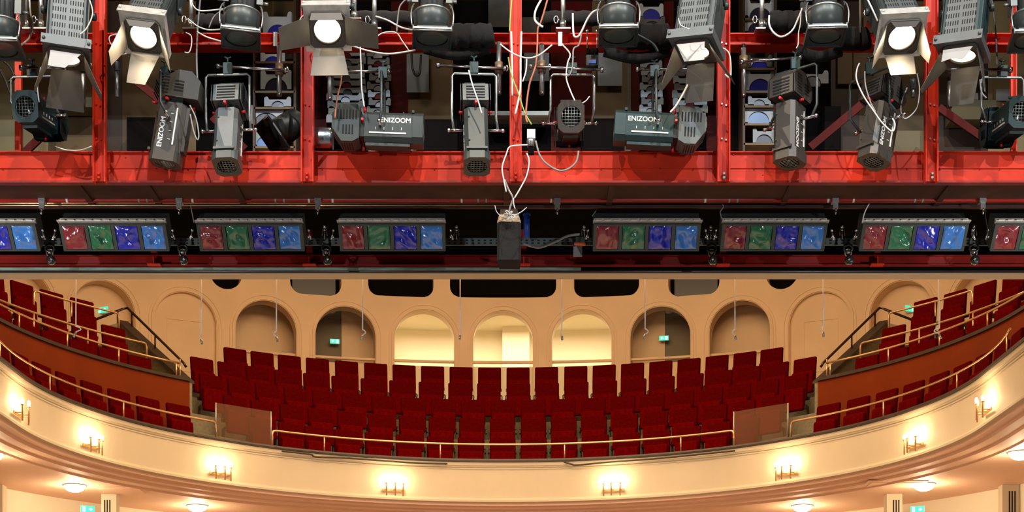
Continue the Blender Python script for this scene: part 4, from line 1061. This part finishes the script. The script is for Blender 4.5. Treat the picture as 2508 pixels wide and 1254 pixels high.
# black draped cloth rolls on the upper beam
for (x0, x1, yc, r, lab) in ((1100, 1208, 88, .095, 'black rolled cloth on the beam beside the second unlit lamp'), (1330, 1470, 45, .06, 'black rolled cloth left of the third unlit lamp'), (1540, 1640, 90, .1, 'black cloth bundle right of the third unlit lamp'),
                             (1880, 1985, 52, .08, 'black roll behind the fourth unlit lamp'), (2050, 2125, 95, .09, 'dark cloth flap right of the fourth unlit lamp'), (860, 1030, 45, .06, 'dark roll behind the second unlit lamp'), (480, 560, 52, .06, 'dark roll behind the first unlit lamp')):
    n = 14; pts = [W(x0+(x1-x0)*i/n, yc+2*math.sin(i*1.7), 13.45 if r > .07 else 14.2) for i in range(n+1)]
    obj('cloth_roll', MB().tube(pts, r, 12), cloth_k, label=lab, cat='cloth')
for (x0, x1, y, d, lab) in ((1040, 1200, 118, 16, 'black cable loom sagging under the beam left of the central post'), (1480, 1640, 125, 18, 'black cable loom sagging under the beam right of the central post'), (1950, 2060, 125, 14, 'black loom under the fourth unlit lamp')):
    obj('cable_loom', MB().tube(smooth_pts([W(x0, y, 13.5), W((x0+x1)/2, y+d, 13.5), W(x1, y, 13.5)], 6), .045, 10), cloth_k, label=lab, cat='cable')
# beam clips
for x in (152+522, 1372): 
    b = MB(); bx(b, x-5, x+5, 78, 112, 13.5, .02); obj('beam_clip', b, zinc, label='grey metal strap over the upper beam, %s' % ('left one' if x < 1000 else 'right of the central post'), cat='strap')

# ---------------- loose cables
CB = [
 ([(72, -5), (74, 30), (80, 60), (72, 92), (50, 112), (46, 115)], 13.3, cable_w, .008, 'white cable looping beside the leftmost round lamp'),
 ([(218, -5), (227, 32), (213, 68), (195, 85)], 12.6, cable_w, .005, 'thin white wire on the leftmost barn door lamp'),
 ([(100, 165), (96, 190), (92, 215), (96, 250)], 13.2, cable_w, .006, 'white cable down to the far left spotlight'),
 ([(135, 358), (160, 367), (195, 368), (225, 358)], 13.35, cable_w, .005, 'thin wire sagging above the main beam at far left'),
 ([(290, 83), (268, 90), (274, 112), (295, 132), (312, 130), (316, 120)], 13.2, cable_w, .005, 'thin white loop left of the second lit lamp'),
 ([(491, -5), (485, 60), (482, 120), (482, 160), (484, 205)], 13.3, cable_g, .008, 'grey vertical cable left of the first unlit lamp'),
 ([(466, -5), (472, 12), (485, 25), (510, 26), (548, 22)], 13.2, cable_w, .006, 'white cable to the top of the first unlit lamp'),
 ([(460, 46), (485, 65), (510, 73), (540, 72)], 13.2, cable_w, .006, 'white cable from the wing key to the first unlit lamp'),
 ([(548, 22), (525, 40), (512, 68)], 13.2, cable_g, .005, 'thin grey wire left of the first unlit lamp'),
 ([(455, 80), (468, 88), (469, 110), (463, 128), (452, 128)], 13.2, cable_w, .005, 'white wire curling over the beam left of the first unlit lamp'),
 ([(483, 78), (505, 90), (530, 98), (560, 106), (580, 110), (586, 122)], 13.2, cable_w, .006, 'white wire crossing the beam under the first unlit lamp'),
 ([(465, 258), (480, 290), (487, 330), (483, 342), (474, 320), (466, 280)], 13.1, cable_g, .006, 'grey cable loop right of the left brown spotlight'),
 ([(755, 15), (745, 35), (735, 48), (738, 62), (746, 70)], 13.2, cable_w, .005, 'white wire beside the lamp at the second post'),
 ([(838, 162), (835, 200), (825, 245), (820, 290)], 13.1, cable_o, .007, 'orange-brown cable falling to the left horizontal spotlight'),
 ([(882, 110), (884, 160), (886, 220), (892, 262)], 13.1, cable_w, .006, 'white cable right of the orange-brown one'),
 ([(850, 108), (900, 124), (950, 132), (1000, 126), (1018, 122)], 13.2, cable_w, .007, 'white cable sagging below the beam left of the second unlit lamp'),
 ([(900, 108), (920, 92), (940, 80), (970, 80), (985, 100), (1002, 124)], 13.2, cable_w, .005, 'thin pink-white wire over the beam, middle left'),
 ([(999, -5), (980, 15), (974, 50), (972, 78)], 13.2, cable_g, .007, 'grey cable left of the second unlit lamp'),
 ([(920, 40), (950, 50), (985, 68), (1018, 74)], 13.2, cable_w, .007, 'white cable from the key to the second unlit lamp'),
 ([(1008, 132), (1010, 165), (1018, 184), (1028, 178), (1031, 135)], 15.6, cable_k, .012, 'black cable loop hanging before the left grey sheet'),
 ([(1148, 172), (1158, 210), (1172, 250), (1180, 278)], 13.05, cable_w, .006, 'white safety wire across the grey spotlight left of centre'),
 ([(1254, -5), (1250, 40), (1248, 78)], 13.3, cable_y, .006, 'green cable on the left of the central post, top'),
 ([(1252, 78), (1254, 140), (1255, 235)], 13.3, cable_w, .009, 'thick white cable down the left of the central post'),
 ([(1277, 78), (1275, 150), (1274, 220), (1262, 280)], 13.3, cable_w, .009, 'thick white cable down the right of the central post'),
 ([(1245, 140), (1252, 180), (1270, 230), (1285, 275), (1302, 305)], 13.25, cable_y, .006, 'green-yellow cable crossing the central post'),
 ([(1328, -5), (1312, 25), (1310, 48), (1320, 60), (1330, 66)], 13.2, cable_w, .009, 'white cable curve at top right of the central post'),
 ([(1342, -5), (1332, 30), (1323, 58), (1317, 72), (1316, 110), (1312, 160), (1296, 210), (1288, 280), (1292, 300)], 13.25, cable_o, .008, 'long orange-brown cable right of the central post'),
 ([(1225, 108), (1255, 130), (1290, 142), (1320, 135), (1352, 110)], 13.2, cable_w, .006, 'white cable sagging across the central post'),
 ([(1403, 33), (1404, 75), (1408, 90), (1420, 85), (1440, 45), (1455, 28), (1470, 24)], 13.2, cable_w, .009, 'thick white cable looping left of the third unlit lamp'),
 ([(1376, 108), (1396, 132), (1390, 155), (1387, 190), (1396, 220), (1408, 247)], 13.15, cable_w, .006, 'white cable down to the spotlight right of centre'),
 ([(1424, 85), (1418, 110), (1405, 120), (1403, 150), (1400, 172), (1392, 185), (1370, 182)], 13.15, cable_g, .007, 'grey cable tied around the yoke right of centre'),
 ([(1290, 145), (1288, 175), (1280, 200)], 13.2, cable_w, .006, 'short pale wire right of the central post'),
 ([(1420, 255), (1434, 248), (1444, 236)], 13.3, cable_w, .005, 'short white wire beside the viewer-facing spotlight right of centre'),
 ([(1312, 345), (1322, 380), (1340, 402), (1370, 418), (1395, 412), (1412, 395), (1417, 370)], 13.2, cable_g, .008, 'grey cable sagging over the main beam right of centre'),
 ([(1292, 355), (1270, 356), (1248, 360), (1240, 378), (1230, 410), (1234, 440), (1240, 470)], 13.2, cable_w, .006, 'white cable running to the hanging speaker'),
 ([(1290, 375), (1296, 395), (1290, 430), (1275, 460), (1260, 485)], 13.2, cable_w, .006, 'second white cable running to the hanging speaker'),
 ([(1545, 77), (1570, 90), (1600, 108), (1612, 128)], 13.2, cable_k, .012, 'black cable from the third unlit lamp'),
 ([(1662, 45), (1668, 62), (1690, 72)], 12.6, cable_w, .004, 'thin wire on the tilted barn door lamp'),
 ([(1684, 208), (1670, 235), (1655, 260), (1642, 275)], 13.1, cable_w, .009, 'pale rod-like cable to the right horizontal spotlight'),
 ([(1755, 114), (1778, 122), (1788, 140), (1790, 180), (1786, 190), (1775, 182)], 13.1, cable_w, .006, 'white wire beside the fourth red post'),
 ([(1884, 38), (1884, 60), (1895, 80), (1915, 90), (1940, 75), (1955, 45), (1965, 20)], 13.2, cable_w, .008, 'white cable loop left of the fourth unlit lamp'),
 ([(1962, 30), (1960, 60), (1956, 80), (1955, 108), (1950, 118)], 13.2, cable_w, .005, 'thin white wire with ring left of the fourth unlit lamp'),
 ([(2106, -5), (2107, 80)], 13.3, cable_g, .008, 'grey vertical cable right of the fourth unlit lamp'),
 ([(2123, -5), (2140, 30), (2150, 52)], 12.9, cable_w, .007, 'white cable left of the fifth barn door lamp'),
 ([(2105, 155), (2099, 170), (2098, 195), (2115, 235), (2140, 272), (2160, 300), (2185, 322), (2192, 305), (2186, 290)], 13.0, cable_w, .006, 'white safety cable looped on the brown sideways spotlight'),
 ([(2118, 175), (2120, 210), (2132, 250), (2145, 275)], 13.0, cable_g, .006, 'grey cable on the brown sideways spotlight'),
 ([(2246, 180), (2252, 220), (2245, 265), (2220, 290), (2208, 280), (2208, 250), (2222, 215)], 13.3, cable_w, .005, 'white wire loop left of the rightmost post'),
 ([(2428, -5), (2434, 40), (2440, 100), (2442, 160)], 13.3, cable_g, .007, 'grey vertical cable right of the last barn door lamp'),
 ([(2400, 195), (2404, 225), (2416, 240)], 13.3, cable_w, .006, 'short white cable left of the far right yoke'),
 ([(2508, 45), (2485, 60), (2480, 75), (2495, 80), (2508, 75)], 13.3, cable_w, .006, 'white cable loop at the right edge'),
 ([(0, 170), (15, 200), (30, 240), (48, 262)], 13.7, cable_k, .012, 'black cable slanting down at the left edge'),
 ([(10, 150), (25, 165), (35, 190), (20, 200)], 13.6, cable_k, .012, 'tangled black cable at the left edge'),
 ([(1468, 490), (1445, 500), (1432, 488), (1460, 470), (1468, 478), (1466, 505), (1450, 530)], 14.2, cable_g, .004, 'thin grey wire above the fifth colour batten'),
 ([(2112, 545), (2118, 520), (2135, 490), (2158, 470)], 14.1, cable_w, .006, 'pale curved wire rising from the second batten from the right'),
 ([(1282, 597), (1320, 606), (1360, 592), (1390, 578), (1420, 574)], 14.3, cable_g, .011, 'grey cable running over the perforated tray right of the speaker'),
 ([(466, 500), (470, 520), (475, 545)], 14.1, cable_g, .005, 'thin grey wire to the second full batten'),
 ([(1760, 490), (1772, 505), (1764, 520), (1770, 540)], 14.1, cable_g, .005, 'thin twisted wire beside the sixth batten'),
 ([(2412, 495), (2415, 540), (2422, 575)], 14.1, cable_k, .005, 'thin dark wire at the right batten gap'),
]
for pts, Y, m, r, lab in CB:
    obj('cable', MB().tube(smooth_pts([W(x, y, Y) for x, y in pts], 6), r, 6), m, label=lab, cat='cable')

# ---------------- connector box, dimmer, speaker
root = thing('junction_box', 'white plug and connector hanging right of the central post', 'connector', W(1301, 372, 13.2))
obj('plug', bx(MB(), 1291, 1311, 316, 338, 13.2, .05), white_pl, root)
b = MB(); b.ball(W(1300, 347, 13.22), .035, 0, 10); b.tube([W(1300, 340, 13.22), W(1300, 360, 13.22)], .03, 10); obj('socket', b, zinc, root)
obj('boot', bx(MB(), 1294, 1308, 358, 375, 13.2, .05), black, root)
root = thing('control_box', 'small black box with blue label and plugs hanging under the upper beam', 'control box', W(1448, 158, 13.4))
obj('case', bx(MB(), 1436, 1466, 134, 160, 13.4, .1), blackgloss, root); obj('blue_label', bx(MB(), 1442, 1460, 147, 155, 13.392, .01), bluep, root)
b = MB()
for k in range(3): b.tube([W(1441+k*10, 134, 13.42), W(1441+k*10, 120, 13.42)], .016, 8)
obj('plug', b, black, root)
b = MB()
for x in (1438, 1462): b.tube([W(x, 76, 13.4), W(x, 118, 13.4)], .005, 6); b.ball(W(x, 76, 13.4), .012)
obj('suspension_hooks', b, chrome, root)
root = thing('hanging_speaker', 'black loudspeaker box with plywood end hanging on ropes below the central post', 'loudspeaker', W(1248, 638, 13.6))
a, c = W(1217, 543, 13.6), W(1276, 636, 13.6); d = .27
b = MB()
T = [(a.x+.02, 13.6), (c.x-.02, 13.6), (c.x, 13.63), (c.x-.01, 13.6+d), (a.x+.02, 13.6+d), (a.x, 13.63)]
b.prism(T, c.z, a.z, 'z'); obj('cabinet', b, cloth_k, root)
# angled plywood end faces up towards the stage
b = MB(); b.add([(T[5][0], 13.63, a.z), (T[0][0], 13.598, a.z), (T[1][0], 13.598, a.z), (T[2][0], 13.63, a.z), (c.x-.03, 13.74, a.z+.15), (a.x+.03, 13.74, a.z+.15), (T[5][0], 13.63, a.z-.004), (T[2][0], 13.63, a.z-.004), (c.x-.03, 13.82, a.z), (a.x+.03, 13.82, a.z)],
                [(0, 1, 2, 3, 4, 5), (6, 7, 8, 9), (4, 8, 9, 5), (3, 7, 8, 4), (0, 5, 9, 6)])
obj('plywood_end', b, ply, root)
b = MB()
for k, (x, y) in enumerate(((1238, 528), (1250, 522), (1246, 534), (1256, 530), (1243, 520))):
    b.tube([W(x+5*math.cos(t*PI/4+k), y+5*math.sin(t*PI/4), 13.56-.01*k) for t in range(9)], .004, 6, caps=False)
obj('shackle_knot', b, cable_w, root)
b = MB(); b.tube(smooth_pts([W(1236, 440, 13.4), W(1246, 465, 13.45), W(1256, 485, 13.5), (W(1250, 505, 13.55)), W(1246, 520, 13.58)], 4), .008, 6); b.tube(smooth_pts([W(1258, 485, 13.5), W(1258, 500, 13.5), W(1262, 512, 13.5)], 3), .005, 6)
b.tube(smooth_pts([W(1212, 503, 13.58), W(1216, 518, 13.58), W(1228, 530, 13.58), W(1245, 534, 13.58), W(1275, 520, 13.58), W(1290, 508, 13.6)], 4), .004, 6)
obj('safety_rope', b, cable_w, root)
root = thing('blue_tube', 'upright blue plastic tube behind the hanging speaker', 'tube', W(1290, 582, 14.4))
obj('pipe', pos_tube(MB(), [(1290, 582), (1290, 524)], 14.4, .027, seg=12), bluep, root); obj('collar', pos_tube(MB(), [(1290, 528), (1290, 518)], 14.4, .033, seg=12), bluep, root)
bxo(1404, 1426, 601, 628, 14.48, .01, 'white_tag', cardw, label='square white card tag under the perforated tray', cat='tag')
root = thing('cable_joint', 'orange and grey cable joint lying on the perforated tray', 'connector', W(1420, 602, 14.3))
obj('plug', pos_tube(MB(), [(1406, 597), (1434, 599)], 14.3, .012, seg=8), plug_or, root); obj('box', bx(MB(), 1410, 1432, 580, 592, 14.3, .05), lamp_grey, root)

# ---------------- pipes, tray and colour battens
root = thing('red_pipe', 'long dark red pipe under the main beam with tape rings and clamps', 'pipe', W(1254, 495, 14.0))
Yp = 14.0
obj('pipe', pos_tube(MB(), [(-640, 489), (3160, 489)], Yp, .024, seg=12), steel_red_dk, root)
for x in (165, 472, 757, 815, 1131, 1727, 2090, 1350, 2028): obj('tape_ring', pos_tube(MB(), [(x-2.5, 489), (x+2.5, 489)], Yp, .0255, seg=12), white_pl, root)
for x in (341, 361, 675, 696, 1171, 1191, 1786, 1806, 2240, 2259): obj('green_ring', pos_tube(MB(), [(x-2, 489), (x+2, 489)], Yp, .0253, seg=12), greenmetal, root)
root = thing('conduit_pair', 'two thin brass-coloured conduits under the red pipe on the left half', 'conduit', W(640, 504, 14.05))
for y in (497.5, 503): obj('conduit', pos_tube(MB(), [(-640, y), (1262, y)], 14.08, .006, seg=6), brass, root)
for i, x in enumerate((101, 438, 778, 1365, 2047, 2408)):
    root = thing('pipe_clamp', 'grey hook clamp on the red pipe, %s from the left' % ORD[i+1], 'clamp', W(x, 520, 13.96), 'clamps on the red pipe')
    b = MB(); bx(b, x-8, x+8, 484, 494, 13.95, .08); bx(b, x-6, x+6, 494, 510, 13.96, .03); obj('jaw', b, zinc, root)
    b = MB(); pos_tube(b, [(x, 510), (x+1, 516)], 13.96, .007, seg=6); b.ball(W(x, 520, 13.96), .012, 0, 8, (.8, .8, 1.6)); obj('hook_bolt', b, chrome, root)
root = thing('perforated_tray', 'grey perforated cable tray running behind the colour battens', 'cable tray', W(1254, 600, 14.5))
b = MB(); bx(b, -640, 3160, 583, 601, 14.5, .02)
x = -100
while x < 2600:
    for y in (588.5, 595.5): bx(b, x, x+5.5, y-1.6, y+1.6, 14.496, .01, 1)
    x += 14.6
obj('tray', b, [traym, slot], root)
def batten(xt0, xt1, lab, k0=0, shift=0):
    Y0, Y1 = 14.15, 14.32          # bottom sits further back
    zt, zb_ = W(0, 548, Y0).z, W(0, 613, Y1).z
    X0, X1 = W(xt0, 0, Y0).x, W(xt1, 0, Y0).x; w_ = (X1-X0)/4
    nx = Vector((1, 0, 0)); dn = Vector((0, Y1-Y0, zb_-zt)); ln = dn.length; dn.normalize(); nn = nx.cross(dn); nn = nn if nn.y < 0 else -nn
    R = Matrix((nx, nn, dn)).transposed(); O = Vector((X0, Y0, zt))
    root = thing('color_batten', lab, 'stage light', O+Vector(((X1-X0)/2, 0, zb_-zt)), 'four-colour light battens under the bridge')
    b = MB(); b.box(((X1-X0)/2, -.13, ln/2), (X1-X0, .16, ln), R, 0, O); obj('housing', b, batframe, root)
    b = MB()
    for k in range(5):
        xx = k*w_; b.box((min(max(xx, .012), X1-X0-.012), .0, ln/2), (.03, .03, ln), R, 0, O)
    b.box(((X1-X0)/2, 0, .006), (X1-X0, .035, .014), R, 0, O); b.box(((X1-X0)/2, 0, ln-.006), (X1-X0, .035, .014), R, 0, O)
    obj('divider_frame', b, batframe, root)
    # vented top ledge
    b = MB(); zt2 = W(0, 536, Y0+.0).z
    b.box(((X0+X1)/2, Y0-.02, zt+.012), (X1-X0+.02, .06, .012)); b.box(((X0+X1)/2, Y0+.02, (zt+zt2)/2+.008), (X1-X0, .02, zt2-zt))
    for k in range(12):
        b.box((X0+(k+.5)*(X1-X0)/12, Y0-.055, zt+.014), ((X1-X0)/12*.7, .02, .006), None, 0)
        b.box((X0+(k+.5)*(X1-X0)/12, Y0+.007, (zt+zt2)/2+.012), ((X1-X0)/12*.65, .012, .018), None, 1)
    obj('vented_top', b, [alum, slot], root)
    for k, gm in enumerate((gelR, gelG, gelB, gelC)):
        nu, nv = 16, 18; vs = []; x0, x1 = k*w_+.02, (k+1)*w_-.02; sd = hash((int(xt0), k)) % 97
        ang = random.uniform(-.9, .9)
        for j in range(nv+1):
            for i in range(nu+1):
                u, v = i/nu, j/nv
                e = math.sin(PI*u)**.4*math.sin(PI*min(1, v*1.02))**.4
                q = Vector(((u+ang*v)*1.5+sd, (v-ang*u*.4)*1.3, sd*.37))
                h = abs(noise.noise(q*1.1))*-.12+abs(noise.noise(q*2.3+Vector((5, 1, 2))))*-.045+noise.noise(Vector((u*1.2, v*9, sd)))*.006*abs(2*u-1)*v
                vs.append(R @ Vector((x0+(x1-x0)*u, .012+e*(h*.75+.045), .015+(ln-.03)*v))+O)
        fs = [(j*(nu+1)+i, j*(nu+1)+i+1, (j+1)*(nu+1)+i+1, (j+1)*(nu+1)+i) for j in range(nv) for i in range(nu)]
        obj('gel_sheet', MB().add(vs, fs, 0, True), gm, root, label=('red', 'green', 'deep blue', 'light blue')[k]+' wrinkled gel sheet')
    for s_ in (0, 1):
        b = MB()
        xx = X0-.05 if s_ == 0 else X1+.05
        b.tube([Vector((xx, Y0+.05, zt-.05)), Vector((xx-.02 if s_ == 0 else xx+.02, Y0+.05, zt-.12))], .009, 6); b.ball((xx, Y0+.05, zt-.04), .014); b.ball((xx, Y0+.04, zt-.1), .01)
        obj('side_knob', b, chrome, root)
BT = [(-172, 86, 'leftmost colour batten, cut by the picture edge'), (145, 405, 'colour batten below the first red post, second from the left'), (482, 740, 'colour batten left of the second red post'), (829, 1089, 'colour batten left of the hanging speaker'),
      (1455, 1716, 'colour batten left of the fourth red post'), (1770, 2026, 'colour batten right of the fourth red post'), (2114, 2372, 'colour batten below the fifth red post'), (2438, 2698, 'rightmost colour batten, cut by the picture edge')]
for x0, x1, lab in BT: batten(x0, x1, lab)
# hanging brackets with bright tips, pulleys with rings
for i, x in enumerate((795, 1118, 1431, 1741, 2063, 2386, 413)):
    root = thing('suspension_bracket', 'small chrome-tipped suspension bracket in the dark gap at the %s' % ['right of the third batten from left', 'left of the hanging speaker', 'left of the fifth batten', 'between the fifth and sixth battens', 'between the sixth and seventh battens', 'right of the seventh batten', 'between the first and second full battens'][i], 'bracket', W(x, 580, 14.25))
    root['label'] = 'small chrome-tipped suspension bracket, ' + ['left of the fourth batten', 'left of the hanging speaker', 'left of the fifth batten', 'beside the fourth red post line', 'left of the seventh batten', 'right of the seventh batten', 'left of the third batten'][i]
    b = MB(); b.lathe([(0, .0), (.02, .012), (.045, .016), (.06, .008)], Matrix(((0, 0, 1), (0, 1, 0), (-1, 0, 0))), W(x, 543, 14.45), 10); b.ball(W(x, 563, 14.45), .012); obj('tip', b, chrome, root)
    b = MB()
    for d in (-6, 6): pos_tube(b, [(x+d, 562), (x+d, 577)], 14.45, .003, seg=5)
    pos_tube(b, [(x-6, 562), (x+6, 562)], 14.45, .004, seg=5); pos_tube(b, [(x, 552), (x, 586)], 14.48, .006, seg=6); obj('fork', b, zinc, root)
for i, x in enumerate((122, 447, 799, 1743, 2077, 2385)):
    root = thing('shackle_pulley', 'black pulley with steel ring below the perforated tray, %s from the left' % ORD[i+1], 'pulley', W(x, 645, 14.5), 'pulleys hanging over the lower red beam')
    b = MB(); b.tube([W(x+11*math.cos(t*PI/6), 608+9*math.sin(t*PI/6), 14.5) for t in range(13)], .011, 6, caps=False); obj('strap', b, blackgloss, root)
    b = MB(); b.tube([W(x+8*math.cos(t*PI/6), 619+9*math.sin(t*PI/6), 14.5) for t in range(13)], .006, 6, caps=False); b.ball(W(x, 618, 14.5), .016); obj('ring', b, zinc, root)
    b = MB(); b.lathe([(-.02, .04), (.02, .04), (.024, .02)], RM(0, 0), W(x+3, 637, 14.5), 14); obj('wheel', b, blackgloss, root)
    b = MB(); b.ball(W(x+3, 634, 14.45), .013); b.tube([W(x+3, 622, 14.46), W(x+3, 634, 14.45)], .004, 5); obj('pin', b, chrome, root)
